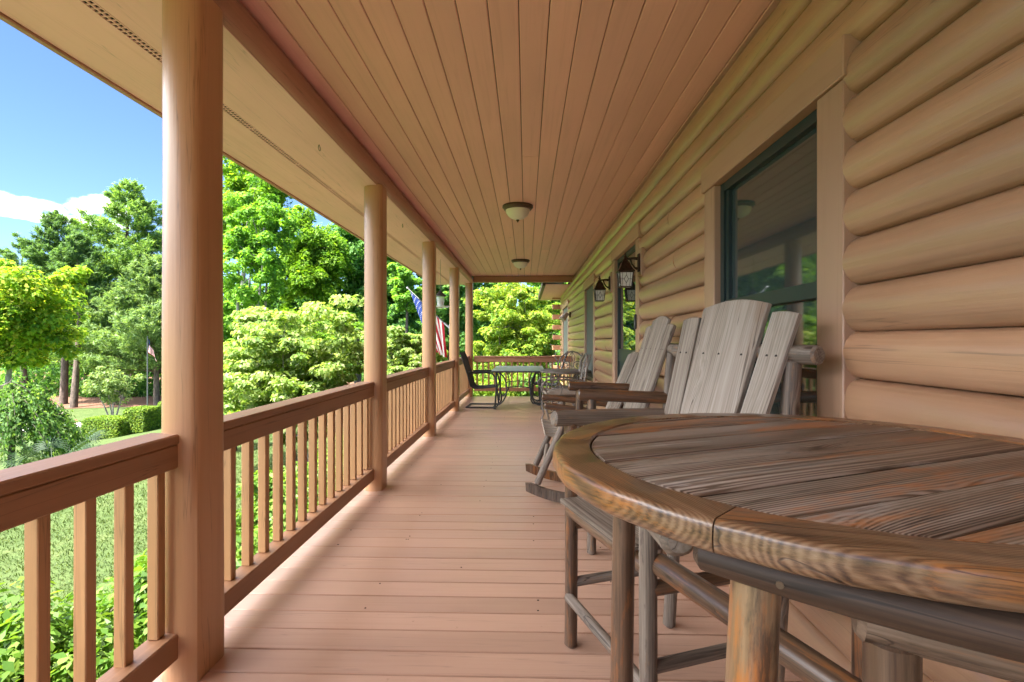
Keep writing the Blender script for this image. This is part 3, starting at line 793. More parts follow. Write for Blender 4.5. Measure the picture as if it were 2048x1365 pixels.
def lantern(y, label, cat='wall lantern'):
    t = thing('wall_lantern', label, cat, (XT + .0, y, 1.805), 0, 'lanterns on either side of the door'); t.scale = (.92, .92, .92)
    b = MB(); b.box(-.012, .04, -.075, .075, .03, .30, bev=.006); b.build('mounting_block', M['trim'], t)
    b = MB(); b.box(-.03, -.0125, -.038, .038, .07, .25, bev=.008); b.build('wall_plate', M['bronze'], t)
    b = MB(); b.tube([(-.03, 0, .20), (-.07, 0, .205), (-.115, 0, .20), (-.15, 0, .20)], [.016, .012, .011, .012], 10)
    b.tube([(-.03, 0, .10), (-.06, 0, .115), (-.085, 0, .15), (-.10, 0, .195)], [.014, .009, .008, .009], 8); b.build('arm', M['bronze'], t)
    cx = -.15
    def sq(b, prof, n=4):
        vs = []; fs = []
        for r, z in prof:
            for k in range(4):
                th = PI / 4 + PI / 2 * k
                vs.append((cx + r * 1.4142 * math.cos(th), r * 1.4142 * math.sin(th), z))
        m = len(prof)
        for i in range(m - 1):
            for k in range(4): fs.append((i * 4 + k, i * 4 + (k + 1) % 4, i * 4 + 4 + (k + 1) % 4, i * 4 + 4 + k))
        fs.append((3, 2, 1, 0)); fs.append(tuple((m - 1) * 4 + k for k in range(4)))
        b.add(vs, fs)
    b = MB(); sq(b, [(.078, .070), (.080, .078), (.066, .092), (.050, .125), (.040, .155), (.030, .17), (.026, .175)])
    b.lathe([(.024, .174), (.03, .182), (.02, .195), (.012, .21), (.018, .222), (.008, .235), (.011, .245), (.003, .26)], 12, cx, 0, 0); b.build('lantern_roof', M['bronze'], t)
    b = MB(); r0, r1, z0, z1 = .052, .066, -.075, .07
    sq(b, [(r0 * .94, z0), (r1 * .94, z1)]); b.build('glass', M['lglass'], t)
    b = MB()
    cs = [(1, 1), (1, -1), (-1, -1), (-1, 1)]
    for k in range(4):
        (a0, a1), (c0, c1) = cs[k], cs[(k + 1) % 4]
        P = lambda u, z: Vector((cx + (r0 + (r1 - r0) * (z - z0) / (z1 - z0)) * (a0 + (c0 - a0) * u), (r0 + (r1 - r0) * (z - z0) / (z1 - z0)) * (a1 + (c1 - a1) * u), z))
        b.tube([P(0, z0), P(0, z1)], .005, 4); b.tube([P(0, z0), P(1, z0)], .005, 4); b.tube([P(0, z1 - .004), P(1, z1 - .004)], .005, 4)
    b.build('lantern_frame', M['bronze'], t)
    b = MB()
    for k in range(4):
        (a0, a1), (c0, c1) = cs[k], cs[(k + 1) % 4]
        rr = lambda z: (r0 + (r1 - r0) * (z - z0) / (z1 - z0)) * .985
        P = lambda u, z: Vector((cx + rr(z) * (a0 + (c0 - a0) * u), rr(z) * (a1 + (c1 - a1) * u), z))
        zm = (z0 + z1) / 2
        dia = [P(.5, zm + .038), P(.68, zm), P(.5, zm - .038), P(.32, zm)]
        for q in range(4): b.tube([dia[q], dia[(q + 1) % 4]], .0022, 4)
        for (p_, q_) in (((0, zm), (.32, zm)), ((.68, zm), (1, zm)), ((.5, z0), (.5, zm - .038)), ((.5, zm + .038), (.5, z1)), ((.18, z0), (.18, z1)), ((.82, z0), (.82, z1))):
            b.tube([P(*p_), P(*q_)], .0018, 4)
    b.build('leaded_lines', M['came'], t)
    return t
lantern(4.57, 'larger looking wall lantern, nearer side of the door, with leaded glass')
lantern(6.16, 'farther wall lantern beyond the door, with leaded glass')

# ================================================================== BIRD FEEDER, CHAIN, FLAG
t = thing('bird_feeder', 'clear bird feeder with black roof and round tray hanging from the soffit', 'bird feeder', (-1.36, 8.0, 1.765))
b = MB(); b.lathe([(.145, .03), (.150, .042), (.142, .042), (.13, .018), (.05, .012), (.05, .0)], 28); b.build('tray', M['clear'], t)
b = MB(); b.lathe([(.050, .022), (.068, .20)], 20); b.build('seed_tube', M['clear'], t)
b = MB(); b.lathe([(.032, .016), (.034, .135), (.028, .14)], 16); b.build('seed', M['seed'], t)
b = MB(); b.lathe([(.10, .198), (.098, .206), (.06, .232), (.03, .262), (.014, .275), (.014, .29)], 24); b.build('feeder_roof', M['black'], t)
b = MB(); b.tube([(0, 0, .29), (0, 0, .55), (.003, 0, .79)], .0032, 6); b.build('cord', M['cord'], t)
b = MB()
for k in range(16):
    z = -.02 - k * .033
    pts = [(.007 * math.cos(a) * (1 if k % 2 else 0), .007 * math.cos(a) * (0 if k % 2 else 1), z + .018 * math.sin(a)) for a in np.linspace(0, 2 * PI, 9)[:-1]]
    b.tube(pts, .0025, 5, closed=True)
o = b.build('hanging_chain', M['steel']); o.location = (-1.36, 10.1, 2.56); tag(o, 'thin steel chain hanging from the soffit beyond the fourth post', 'chain')

def flag_mat():
    q = N('striped_flag'); p = q.n('BsdfPrincipled'); p.inputs['Roughness'].default_value = .8
    uv = q.n('UVMap'); sp = q.n('SeparateXYZ'); q.l(uv.outputs[0], sp.inputs[0])   # u along hoist (0 = top), v along fly
    def m(op, a, b_=None, **k):
        nd = q.n('Math', operation=op)
        for i, z in enumerate((a, b_)):
            if z is None: continue
            if isinstance(z, (int, float)): nd.inputs[i].default_value = z
            else: q.l(z, nd.inputs[i])
        return nd.outputs[0]
    u, v = sp.outputs[0], sp.outputs[1]
    st = m('MODULO', m('FLOOR', m('MULTIPLY', u, 13.0)), 2.0)          # 0 red 1 white
    can = m('MULTIPLY', m('LESS_THAN', u, 7 / 13), m('LESS_THAN', v, .40))
    # nine staggered rows of stars
    ru = m('MULTIPLY', u, 13 / 7 * 10); rv = m('MULTIPLY', v, 12 / .40)
    d = None
    def grid(ou, ov):
        a = m('SUBTRACT', m('MODULO', m('ADD', ru, ou), 2.0), 1.0); c = m('SUBTRACT', m('MODULO', m('ADD', rv, ov), 2.0), 1.0)
        return m('LESS_THAN', m('ADD', m('MULTIPLY', a, a), m('MULTIPLY', c, c)), .045)
    star = m('MAXIMUM', grid(0.0, 0.0), grid(1.0, 1.0))
    a = q.n('MixRGB'); a.inputs['Color1'].default_value = (.45, .012, .03, 1); a.inputs['Color2'].default_value = (.80, .78, .76, 1); q.l(st, a.inputs['Fac'])
    c = q.n('MixRGB'); c.inputs['Color1'].default_value = (.015, .045, .23, 1); c.inputs['Color2'].default_value = (.80, .80, .80, 1); q.l(star, c.inputs['Fac'])
    f = q.n('MixRGB'); q.l(can, f.inputs['Fac']); q.l(a.outputs[0], f.inputs['Color1']); q.l(c.outputs[0], f.inputs['Color2'])
    q.l(f.outputs[0], p.inputs['Base Color'])
    tr = q.n('BsdfTranslucent'); q.l(f.outputs[0], tr.inputs['Color'])
    ms = q.n('MixShader'); ms.inputs[0].default_value = .4; q.l(p.outputs[0], ms.inputs[1]); q.l(tr.outputs[0], ms.inputs[2]); q.l(ms.outputs[0], q.out.inputs[0])
    return q.m
M['flag'] = flag_mat()
def flag_cloth(name, fn, nu, nv, parent):
    vs = []; fs = []; uvs = []
    for i in range(nu + 1):
        for j in range(nv + 1):
            vs.append(fn(i / nu, j / nv))
    for i in range(nu):
        for j in range(nv):
            a = i * (nv + 1) + j
            fs.append((a, a + 1, a + nv + 2, a + nv + 1))
    me = bpy.data.meshes.new(name); me.from_pydata([tuple(v) for v in vs], [], fs)
    uvl = me.uv_layers.new(name='UVMap')
    for li, lp in enumerate(me.loops):
        vi = lp.vertex_index; i, j = divmod(vi, nv + 1); uvl.data[li].uv = (i / nu, j / nv)
    me.polygons.foreach_set('use_smooth', [True] * len(fs)); me.update()
    return link(name, me, M['flag'], parent)
tip = Vector((at(815, 9.35), 9.35, zat(815, 577, 9.35))); brk = Vector((-1.39, 9.02, 1.50))
t = thing('house_flag', 'stars and stripes flag drooping from a slanted pole on the fourth post', 'flag', tuple(brk))
A = tip - brk; d = (-A).normalized(); Lp = A.length
b = MB(); b.tube([(0.0, 0, 0), tuple(A)], .010, 10); b.build('flag_pole', M['poled'], t)
b = MB(); b.lathe([(.0, -.02), (.022, -.012), (.024, .0), (.012, .018), (.0, .022)], 12, *tuple(A)); b.build('pole_tip', M['steel'], t)
b = MB(); b.tube([(0.035, 0, -.035), tuple(A * .10)], .02, 10); b.box(.012, .03, -.03, .03, -.10, .05, bev=.004); b.build('bracket', M['steel'], t)
E0 = Vector((at(868, 9.2), 9.2, zat(868, 702, 9.2))) - brk
E1 = Vector((at(892, 9.15), 9.15, zat(892, 716, 9.15))) - brk
def fh(u, v):
    P0 = A + d * (.05 + u * .86 * Lp)
    u2 = u ** .75
    Ee = E0 + (E1 - E0) * u2
    P = P0 + (Ee - P0) * v
    # bow: cloth first follows the pole, then falls
    P.z += -.20 * math.sin(PI * v) * (1 - u) ** 1.2
    P.x += .05 * math.sin(PI * v) * (1 - u)
    w = .035 * v ** .7
    P.y += w * math.sin(u * 17 + v * 2.0) + .02 * v * math.sin(u * 7)
    P.x += .6 * w * math.cos(u * 17 + v * 1.5)
    return P
flag_cloth('flag', fh, 60, 40, t)

# ================================================================== LOG FURNITURE
def bar_chair(loc, rz, label, front=.08, stretcher=None, arm='logw', e=0.0):
    t = thing('log_bar_chair', label, 'bar chair', loc, rz, 'log bar chairs along the wall')
    W = .57
    for y in (0, W):
        part_log('leg', (0, y, 0), (.0, y, .915), .027, M['logd'] if y else M['logg'], t, r1=.027)
        part_log('leg', (.47 - e, y, 0), (.555 - e, y, 1.185), .027, M['logg'], t, r1=.03)
        part_log('arm', (-front, y, .935), (.545 - e, y, .915), .033, M[arm], t, r1=.036)
        part_log('side_rail', (.0, y, .50), (.50 - e, y, .50), .024, M['logd'], t)
        part_log('side_rail', (.0, y, .26), (.48 - e, y, .26), .02, M['logg'], t)
    part_log('seat_rail', (-.0, .0, .565), (-.0, W, .565), .030, M['logd'], t)
    part_log('seat_rail', (.44 - e, .0, .56), (.44 - e, W, .56), .028, M['logd'], t)
    part_log('foot_rung', (-.012, .0, .206), (-.012, W, .206), .020, M['logg'], t)
    part_log('back_log', (.558 - e, -.10, 1.205), (.558 - e, W + .07, 1.205), .032, M['logg'], t)
    part_log('back_log', (.43 - e, .03, .68), (.43 - e, W - .03, .68), .022, M['logg'], t)
    for k in range(5):
        x = -.02 + k * (.092 - e * .25)
        part_board('seat_slat', (x, .035, .612 - k * .008), (x, W - .035, .612 - k * .008), .086, .02, (0, 0, 1), M['adir'], t)
    # fanned back of three boards in front of the back logs
    def bp(y0, y1, z1, w0, w1, arch, name='back_board'):
        p0 = Vector((.335 - e, y0, .60)); p1 = Vector((.335 - e + .25 * (z1 - .60) / .80, y1, z1))
        n = (p1 - p0).cross(Vector((0, 1, 0))).normalized()
        return part_board(name, p0, p1, w0, .024, n, M['adir'], t, w1=w1, arch=arch)
    bp(W / 2 + .010, W / 2 + .010, 1.385, .262, .350, .026)
    bp(W / 2 - .180, W / 2 - .250, 1.345, .105, .115, .006)
    bp(W / 2 + .188, W / 2 + .250, 1.345, .095, .105, .006)
    b = MB()
    for yy in (W / 2 - .26, W / 2 - .22, W / 2 - .10, W / 2 + .02, W / 2 + .11, W / 2 + .22, W / 2 + .26):
        x = .335 - e + .25 * (1.205 - .60) / .80
        b.tube([(x - .011, yy, 1.198), (x - .0145, yy, 1.199)], .006, 8)
    b.build('bolt_head', M['rust'], t)
    b = MB(); b.tube([(-.031, 0, .86), (-.0285, 0, .86)], .008, 10); b.tube([(-.031, W, .60), (-.0285, W, .60)], .008, 10); b.build('bolt_head', M['rust'], t)
    if stretcher:
        part_log('stretcher', *stretcher, .034, M['logd'], t)
    return t
rzC = math.radians(19.3)
bar_chair((.372, 1.54, 0), rzC, 'log bar chair behind the round plank table, its wide fanned back before the window', arm='logg',
          stretcher=((.03, -.005, .575), (.055, -.95, .575)))
bar_chair((.385, 2.98, 0), math.radians(1), 'log bar chair between the rocking chair and the wide backed one', arm='logd', e=.085)
bar_chair((.172, .075, 0), math.radians(-25.5), 'log bar chair cut by the photo edge, its arm under the table top', front=.035)

# ---- rocking chair
t = thing('rocking_chair', 'grey wooden rocking chair on curved runners, farthest of the log chairs', 'rocking chair', (.0, 3.88, 0))
def runner(y):
    b = MB(); n = 22; vs = []; fs = []
    for i in range(n + 1):
        x = .0 + 1.0 * i / n
        zb = .102 * ((x - .42) / .42) ** 2 if x < .42 else .10 * ((x - .42) / .58) ** 2
        zt = zb + .078 - (.02 if i == 0 else 0)
        x_t = x + .012 * (x - .42)
        vs += [(x, y - .019, zb), (x, y + .019, zb), (x_t, y + .019, zt), (x_t, y - .019, zt)]
    for i in range(n):
        for k in range(4): fs.append((i * 4 + k, (i + 1) * 4 + k, (i + 1) * 4 + (k + 1) % 4, i * 4 + (k + 1) % 4))
    fs.append((0, 1, 2, 3)); fs.append(tuple(n * 4 + k for k in (3, 2, 1, 0)))
    b.add(vs, fs)
    return b
RW = .60
for y in (0, RW):
    o = runner(y).build('runner', M['rim'] if y else M['logg'], t)
    part_log('leg', (.085, y, .15), (.33, y, .715), .026, M['logg'], t)
    part_log('leg', (.62, y, .10), (.86, y, .96), .027, M['logg'], t)
    part_log('arm', (.14, y, .755), (.86, y, .675), .026, M['logd'], t)
    part_log('side_rail', (.22, y + (.02 if y == 0 else -.02), .50), (.72, y, .40), .024, M['logg'], t)
part_log('front_rung', (.15, 0, .30), (.19, RW, .33), .020, M['logg'], t)
part_log('front_rail', (.24, 0.0, .48), (.24, RW, .48), .026, M['logg'], t)
part_log('back_log', (.895, -.06, .925), (.895, RW + .05, .925), .033, M['logg'], t)
for k in range(6):
    x = .30 + k * .07
    part_board('seat_slat', (x, .02, .505 - k * .016), (x, RW - .02, .505 - k * .016), .062, .018, (0, 0, 1), M['adir'], t)
# cord wound in a roll on the front of the seat
b = MB()
for k in range(6):
    z = .625 - k * .022
    pts = [(.125 + .0045 * k + .15 * u, .12 + .02 * math.sin(u * 3), z - .012 * math.sin(u * PI) - .01 * u) for u in np.linspace(0, 1, 7)]
    b.tube(pts, .0115, 8)
b.build('rope_wrap', M['cord'], t)
for k in range(4):
    u = k - 1.5
    z1 = 1.165 - .022 * abs(u)
    p0 = Vector((.56, RW / 2 + u * .098, .36)); p1 = Vector((.905 - .0, RW / 2 + u * .142, z1))
    part_board('back_board', p0, p1, .088, .02, (p1 - p0).cross(Vector((0, 1, 0))), M['adir'], t, w1=.125, arch=.006)

# ---- round bar height table
TCX, TCY, TZ, TR = .519, .885, 1.06, .470
t = thing('round_bar_table', 'round bar height plank table with a stained rim and log legs, in the foreground', 'table', (TCX, TCY, 0))
ang = math.radians(23.5)
al = Vector((math.cos(ang), math.sin(ang), 0)); pr = Vector((-math.sin(ang), math.cos(ang), 0))
Mt = Matrix(((pr.x, 0, al.x, 0), (pr.y, 0, al.y, 0), (0, 1, 0, TZ - .0015), (0, 0, 0, 1)))
b = MB(); RI = .4015; pw = .0975; off = -.012
k0 = int(-RI / pw) - 1
for k in range(k0, -k0 + 1):
    xa, xb = off + k * pw + .0022, off + (k + 1) * pw - .0022
    xa, xb = max(xa, -RI + .004), min(xb, RI - .004)
    if xb - xa < .01: continue
    xsq = np.linspace(xa, xb, 7)
    out = [(x, -math.sqrt(RI * RI - x * x)) for x in xsq] + [(x, math.sqrt(RI * RI - x * x)) for x in xsq[::-1]]
    n = len(out); cz = 0
    bev = .004; cxm = (xa + xb) / 2; hz = max(abs(o[1]) for o in out)
    ins = [(cxm + (x - cxm) * (1 - bev / ((xb - xa) / 2)), z * (1 - bev / hz)) for x, z in out]
    dy = random.uniform(-.0012, .0008)
    vs = [(x, dy, z) for x, z in ins] + [(x, dy - .003, z) for x, z in out] + [(x, -.034, z) for x, z in out]
    fs = [tuple(range(n - 1, -1, -1))]
    for r in range(2):
        for q in range(n): fs.append((r * n + q, r * n + (q + 1) % n, (r + 1) * n + (q + 1) % n, (r + 1) * n + q))
    fs.append(tuple(2 * n + q for q in range(n)))
    b.add(vs, fs)
b.build('plank_top', M['top'], t, Mt)
b = MB(); b.lathe([(.395, -.030), (.395, -.024)], 48); o = b.build('under_panel', M['dark'], t); o.location = (0, 0, TZ - .008)
for s in range(6):
    a0 = math.radians(227 + 60 * s); a1 = a0 + math.radians(60); am = (a0 + a1) / 2
    er = Vector((math.cos(am), math.sin(am), 0)); et = Vector((-math.sin(am), math.cos(am), 0))
    Ms = Matrix(((-er.x, 0, et.x, 0), (-er.y, 0, et.y, 0), (0, 1, 0, TZ), (0, 0, 0, 1)))
    g = .0009 / TR
    angs = np.linspace(a0 + g, a1 - g, 17)
    ro, ri, th = TR, .404, .037
    rb = .009
    prof = [(ri, -th), (ri, -.003), (ri + .003, 0)] + [(ro - rb + rb * math.sin(q), -rb + rb * math.cos(q)) for q in np.linspace(0, PI / 2, 6)] + \
           [(ro + .001, -th * .5)] + [(ro - .008 + .008 * math.cos(q), -th + .008 - .008 * math.sin(q)) for q in np.linspace(0, PI / 2, 4)]
    vs = []; fs = []; n = len(prof)
    for a in angs:
        wob = .0012 * math.sin(a * 23) + .0008 * math.sin(a * 51)
        for r, z in prof:
            r2 = r + (wob if r > .43 else 0)
            p = Vector((math.cos(a) * r2, math.sin(a) * r2, 0))
            vs.append((-p.dot(er), z + (.0006 * math.sin(a * 17 + r * 90) if z == 0 else 0), p.dot(et)))
    for i in range(len(angs) - 1):
        for k in range(n): fs.append((i * n + k, (i + 1) * n + k, (i + 1) * n + (k + 1) % n, i * n + (k + 1) % n))
    fs.append(tuple(range(n))); fs.append(tuple((len(angs) - 1) * n + k for k in range(n - 1, -1, -1)))
    b = MB(); b.add(vs, fs, True); b.build('rim_segment', M['rim'], t, Ms)
L2W = lambda x, y, z: (x - TCX, y - TCY, z)
part_log('leg', L2W(.190, .525, 0), L2W(.277, .612, 1.015), .029, M['lego'], t, r1=.0275, rough=.02)
part_log('leg', L2W(.235, 1.25, 0), L2W(.238, 1.215, 1.015), .0275, M['logd'], t)
part_log('leg', L2W(.86, .50, 0), L2W(.785, .60, 1.015), .028, M['lego'], t)
part_log('leg', L2W(.84, 1.27, 0), L2W(.79, 1.19, 1.015), .028, M['logd'], t)
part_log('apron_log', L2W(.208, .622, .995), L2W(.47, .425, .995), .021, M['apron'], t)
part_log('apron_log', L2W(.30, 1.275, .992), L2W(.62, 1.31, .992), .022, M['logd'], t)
part_log('apron_log', L2W(.20, .66, .99), L2W(.17, 1.12, .99), .024, M['logg'], t)
part_log('apron_log', L2W(.82, .70, .99), L2W(.86, 1.10, .99), .022, M['logd'], t)
part_log('cross_brace', L2W(.30, .70, .30), L2W(.80, 1.20, .33), .024, M['logd'], t)
b = MB()
dirA = Vector((.262, -.197, 0)).normalized(); nA = Vector((-dirA.y, dirA.x, 0)) * -1
pA = Vector(L2W(.285, .565, .99)) + nA * .0235
b.tube([tuple(pA - nA * .004), tuple(pA + nA * .0015)], .0042, 10); b.build('bolt_head', M['bronze2'], t)

# ================================================================== PATIO SET AT THE FAR END
def arc_pts(c, r, a0, a1, n, plane, sx=1.0, sy=1.0):
    out = []
    for a in np.linspace(a0, a1, n):
        u, v = r * math.cos(a) * sx, r * math.sin(a) * sy
        if plane == 'xz': out.append((c[0] + u, c[1], c[2] + v))
        elif plane == 'yz': out.append((c[0], c[1] + u, c[2] + v))
        else: out.append((c[0] + u, c[1] + v, c[2]))
    return out
t = thing('glass_patio_table', 'rectangular glass patio table with curved dark metal legs at the far railing', 'table', (-.14, 9.95, 0))
b = MB(); b.box(-.49, .49, -.86, .86, .708, .718, bev=.003); b.build('glass_top', M['tglass'], t)
b = MB(); rr = [(-.48, -.85), (.48, -.85), (.48, .85), (-.48, .85)]
b.tube([(x, y, .695) for x, y in rr], .016, 8, closed=True); b.build('top_frame', M['irond'], t)
for sx in (-1, 1):
    for sy in (-1, 1):
        b = MB()
        b.tube([(sx * .40, sy * .74, .69), (sx * .405, sy * .73, .35), (sx * .43, sy * .70, .0)], .016, 8)
        b.tube(arc_pts((sx * .40, sy * .73, .38), .30, PI / 2, -PI / 2, 14, 'xz', -sx * .62, 1.0), .013, 8)
        b.tube([(sx * .43, sy * .70, .0), (sx * .43, sy * .70, .012)], .028, 10)
        b.build('leg', M['irond'], t)
for z in (.40, .50):
    b = MB(); b.tube([(-.22, -.73, z), (0, -.70, z + .02), (.22, -.73, z)], .009, 6); b.build('stretcher', M['irond'], t)
b = MB(); b.tube([(0, -.70, .43), (0, .70, .43)], .012, 8); b.build('stretcher', M['irond'], t)

def sling_chair(loc, rz, label, fabric):
    t = thing('sling_chair', label, 'patio chair', loc, rz, 'sling chairs at the patio table')
    for y in (-.27, .27):
        b = MB()
        b.tube([(-.30, y, .018), (.20, y, .018), (.27, y, .03), (.305, y, .09), (.30, y, .20), (.275, y, .42), (.24, y, .58), (.19, y, .645), (.10, y, .665), (-.25, y, .65)], .015, 8)
        b.build('side_frame', M['irond'], t)
        b = MB(); b.tube([(.25, y * .9, .40), (.0, y * .9, .375), (-.16, y * .9, .37), (-.22, y * .9, .41), (-.27, y * .9, .60), (-.36, y * .9, .88), (-.42, y * .9, 1.04)], .014, 8)
        b.build('seat_frame', M['irond'], t)
        b = MB(); b.box(-.26, .16, y - .028, y + .028, .664, .684, bev=.008); b.build('arm_rest', M['irond'], t)
    b = MB(); b.tube([(-.30, -.27, .018), (-.30, .27, .018)], .015, 8); b.tube([(.20, -.27, .02), (.20, .27, .02)], .013, 8); b.build('sled_bar', M['irond'], t)
    prof = [(.265, .385), (.24, .402), (.10, .39), (-.05, .375), (-.16, .372), (-.215, .41), (-.265, .60), (-.31, .74), (-.36, .88), (-.405, 1.0), (-.425, 1.045)]
    b = MB(); vs = []; fs = []; n = len(prof)
    for j, y in enumerate(np.linspace(-.24, .24, 7)):
        sag = .022 * (1 - (y / .24) ** 2)
        for x, z in prof: vs.append((x - sag * .5, y, z - sag))
        for x, z in prof: vs.append((x - sag * .5 + .006, y, z - sag + .008))
    for j in range(6):
        for i in range(n - 1):
            a = j * 2 * n + i; c = (j + 1) * 2 * n + i
            fs.append((a, a + 1, c + 1, c)); fs.append((a + n, c + n, c + n + 1, a + n + 1))
    b.add(vs, fs, True); b.build('sling', fabric, t)
    return t
sling_chair((-.80, 9.62, 0), math.radians(-3), 'dark sling chair facing right, at the left side of the glass table', M['sling'])
sling_chair((.42, 10.2, 0), math.radians(176), 'grey sling chair against the log wall, at the right side of the glass table', M['slingb'])

t = thing('round_cast_table', 'small round cast metal patio table between the scroll back chairs', 'table', (.66, 8.4, 0))
b = MB(); b.lathe([(.40, .728), (.425, .735), (.43, .755), (.42, .766), (.39, .770), (.02, .772)], 40); b.build('table_top', M['iron'], t)
for k in range(4):
    a = PI / 4 + k * PI / 2; c, s = math.cos(a), math.sin(a)
    b = MB(); b.tube([(r * c, r * s, z) for r, z in ((.30, .745), (.22, .66), (.12, .52), (.10, .40), (.16, .22), (.27, .06), (.31, .0))], .014, 8)
    b.tube([(r * c, r * s, z) for r, z in ((.30, .70), (.34, .62), (.30, .56), (.24, .58), (.25, .63))], .009, 6); b.build('leg', M['iron'], t)
b = MB(); b.tube(arc_pts((0, 0, .30), .14, 0, 2 * PI, 20, 'xy')[:-1], .009, 6, closed=True); b.build('ring', M['iron'], t)

def spiral(b, c, r, turns, plane_fn, tube=.009, a0=0.0, dirn=1):
    pts = []
    for u in np.linspace(0, 1, int(18 * turns)):
        rr = r * (1 - .86 * u); a = a0 + dirn * 2 * PI * turns * u
        pts.append(plane_fn(c[0] + rr * math.cos(a), c[1] + rr * math.sin(a)))
    b.tube(pts, tube, 6)
def scroll_chair(loc, rz, label, cushion):
    t = thing('scroll_back_chair', label, 'patio chair', loc, rz, 'wrought iron scroll back chairs')
    bk = lambda y, z: (-.25 - .22 * (z - .40), y, z)
    b = MB()
    arch = [(-.25, .42), (-.27, .62), (-.265, .80), (-.21, .94), (-.10, 1.03), (0, 1.055), (.10, 1.03), (.21, .94), (.265, .80), (.27, .62), (.25, .42)]
    b.tube([bk(y, z) for y, z in arch], .014, 8)
    for s in (-1, 1):
        spiral(b, (s * .115, .80), .115, 2.1, bk, .009, PI / 2, -s)
        spiral(b, (s * .13, .57), .09, 1.6, bk, .008, -PI / 2, s)
        b.tube([bk(s * .27, .84), bk(s * .33, .97), bk(s * .30, 1.05), bk(s * .26, 1.02)], .009, 6)
    b.tube([bk(0, .42), bk(0, 1.05)], .009, 6)
    for s in (-1, 1): b.tube([bk(s * .06, .42), bk(s * .075, .60), bk(s * .02, .75), bk(s * .06, .95), bk(0, 1.05)], .007, 6)
    b.build('scroll_back', M['iron'], t)
    b = MB(); b.tube([(-.25, -.25, .40), (.25, -.26, .40), (.27, 0, .40), (.25, .26, .40), (-.25, .25, .40)], .014, 8, closed=True); b.box(-.25, .25, -.24, .24, .395, .403); b.build('seat_frame', M['iron'], t)
    for s in (-1, 1):
        b = MB(); b.tube([(.25, s * .26, .64), (.27, s * .265, .50), (.24, s * .26, .40), (.26, s * .265, .22), (.23, s * .26, .10), (.27, s * .27, .0)], .014, 8); b.build('leg', M['iron'], t)
        b = MB(); b.tube([(-.25, s * .25, .42), (-.28, s * .25, .20), (-.34, s * .26, .0)], .014, 8); b.build('leg', M['iron'], t)
        b = MB(); b.tube([(-.30, s * .265, .66), (-.1, s * .28, .67), (.12, s * .285, .68), (.27, s * .28, .665), (.33, s * .275, .60), (.31, s * .275, .53), (.25, s * .275, .52), (.22, s * .275, .57), (.25, s * .275, .61)], .013, 8)
        b.tube([(.10, s * .28, .675), (.02, s * .27, .58), (.05, s * .265, .45)], .009, 6); b.build('arm', M['iron'], t)
    b = MB(); b.tube([(.25, -.26, .16), (0, 0, .20), (-.29, .25, .16)], .009, 6); b.tube([(.25, .26, .16), (0, 0, .20), (-.29, -.25, .16)], .009, 6); b.build('stretcher', M['iron'], t)
    if cushion:
        b = MB(); n = 14; vs = []; fs = []
        for i in range(n + 1):
            for j in range(n + 1):
                u, v = -1 + 2 * i / n, -1 + 2 * j / n
                e = max(abs(u), abs(v)); h = .048 * (1 - e ** 6) ** .5
                vs.append((u * .262, v * .255, .452 + h + .004 * math.sin(u * 5) * math.cos(v * 4)))
        for i in range(n + 1):
            for j in range(n + 1):
                u, v = -1 + 2 * i / n, -1 + 2 * j / n
                e = max(abs(u), abs(v)); h = .045 * (1 - e ** 6) ** .5
                vs.append((u * .262, v * .255, .452 - h))
        m = (n + 1) ** 2
        for i in range(n):
            for j in range(n):
                a = i * (n + 1) + j; fs.append((a, a + n + 1, a + n + 2, a + 1)); fs.append((m + a, m + a + 1, m + a + n + 2, m + a + n + 1))
        b.add(vs, fs, True); b.build('cushion', M['cushion'], t)
    return t
scroll_chair((.54, 7.8, 0), PI + .10, 'near scroll back iron chair with a beige seat cushion, behind the log chairs', True)
scroll_chair((.78, 9.25, 0), -PI / 2 - .25, 'far scroll back iron chair by the wall, facing the round cast table', False)

# ================================================================== VEGETATION
def cards_mesh(name, c, nrm, tang, L, W, fold=.18):
    """one small folded leaf per point: base, side, tip, side"""
    n = len(c)
    nrm = nrm / np.linalg.norm(nrm, axis=1, keepdims=True)
    tang = tang - nrm * np.sum(tang * nrm, 1, keepdims=True)
    tang = tang / (np.linalg.norm(tang, axis=1, keepdims=True) + 1e-9)
    bit = np.cross(nrm, tang)
    L = np.broadcast_to(np.asarray(L, float), (n,))[:, None]; W = np.broadcast_to(np.asarray(W, float), (n,))[:, None]
    base = c - tang * L * .5; tip = c + tang * L * .5 - nrm * L * .08
    s1 = c + bit * W * .5 + nrm * W * fold; s2 = c - bit * W * .5 + nrm * W * fold
    v = np.stack([base, s1, tip, s2], 1).reshape(-1, 3).astype(np.float32)
    me = bpy.data.meshes.new(name)
    me.vertices.add(4 * n); me.vertices.foreach_set('co', v.ravel())
    me.loops.add(4 * n); me.loops.foreach_set('vertex_index', np.arange(4 * n, dtype=np.int32))
    me.polygons.add(n); me.polygons.foreach_set('loop_start', np.arange(0, 4 * n, 4, dtype=np.int32))
    me.update(calc_edges=True); me.validate()
    return me

def rdir(n):
    d = RNG.normal(size=(n, 3)); return d / np.linalg.norm(d, axis=1, keepdims=True)

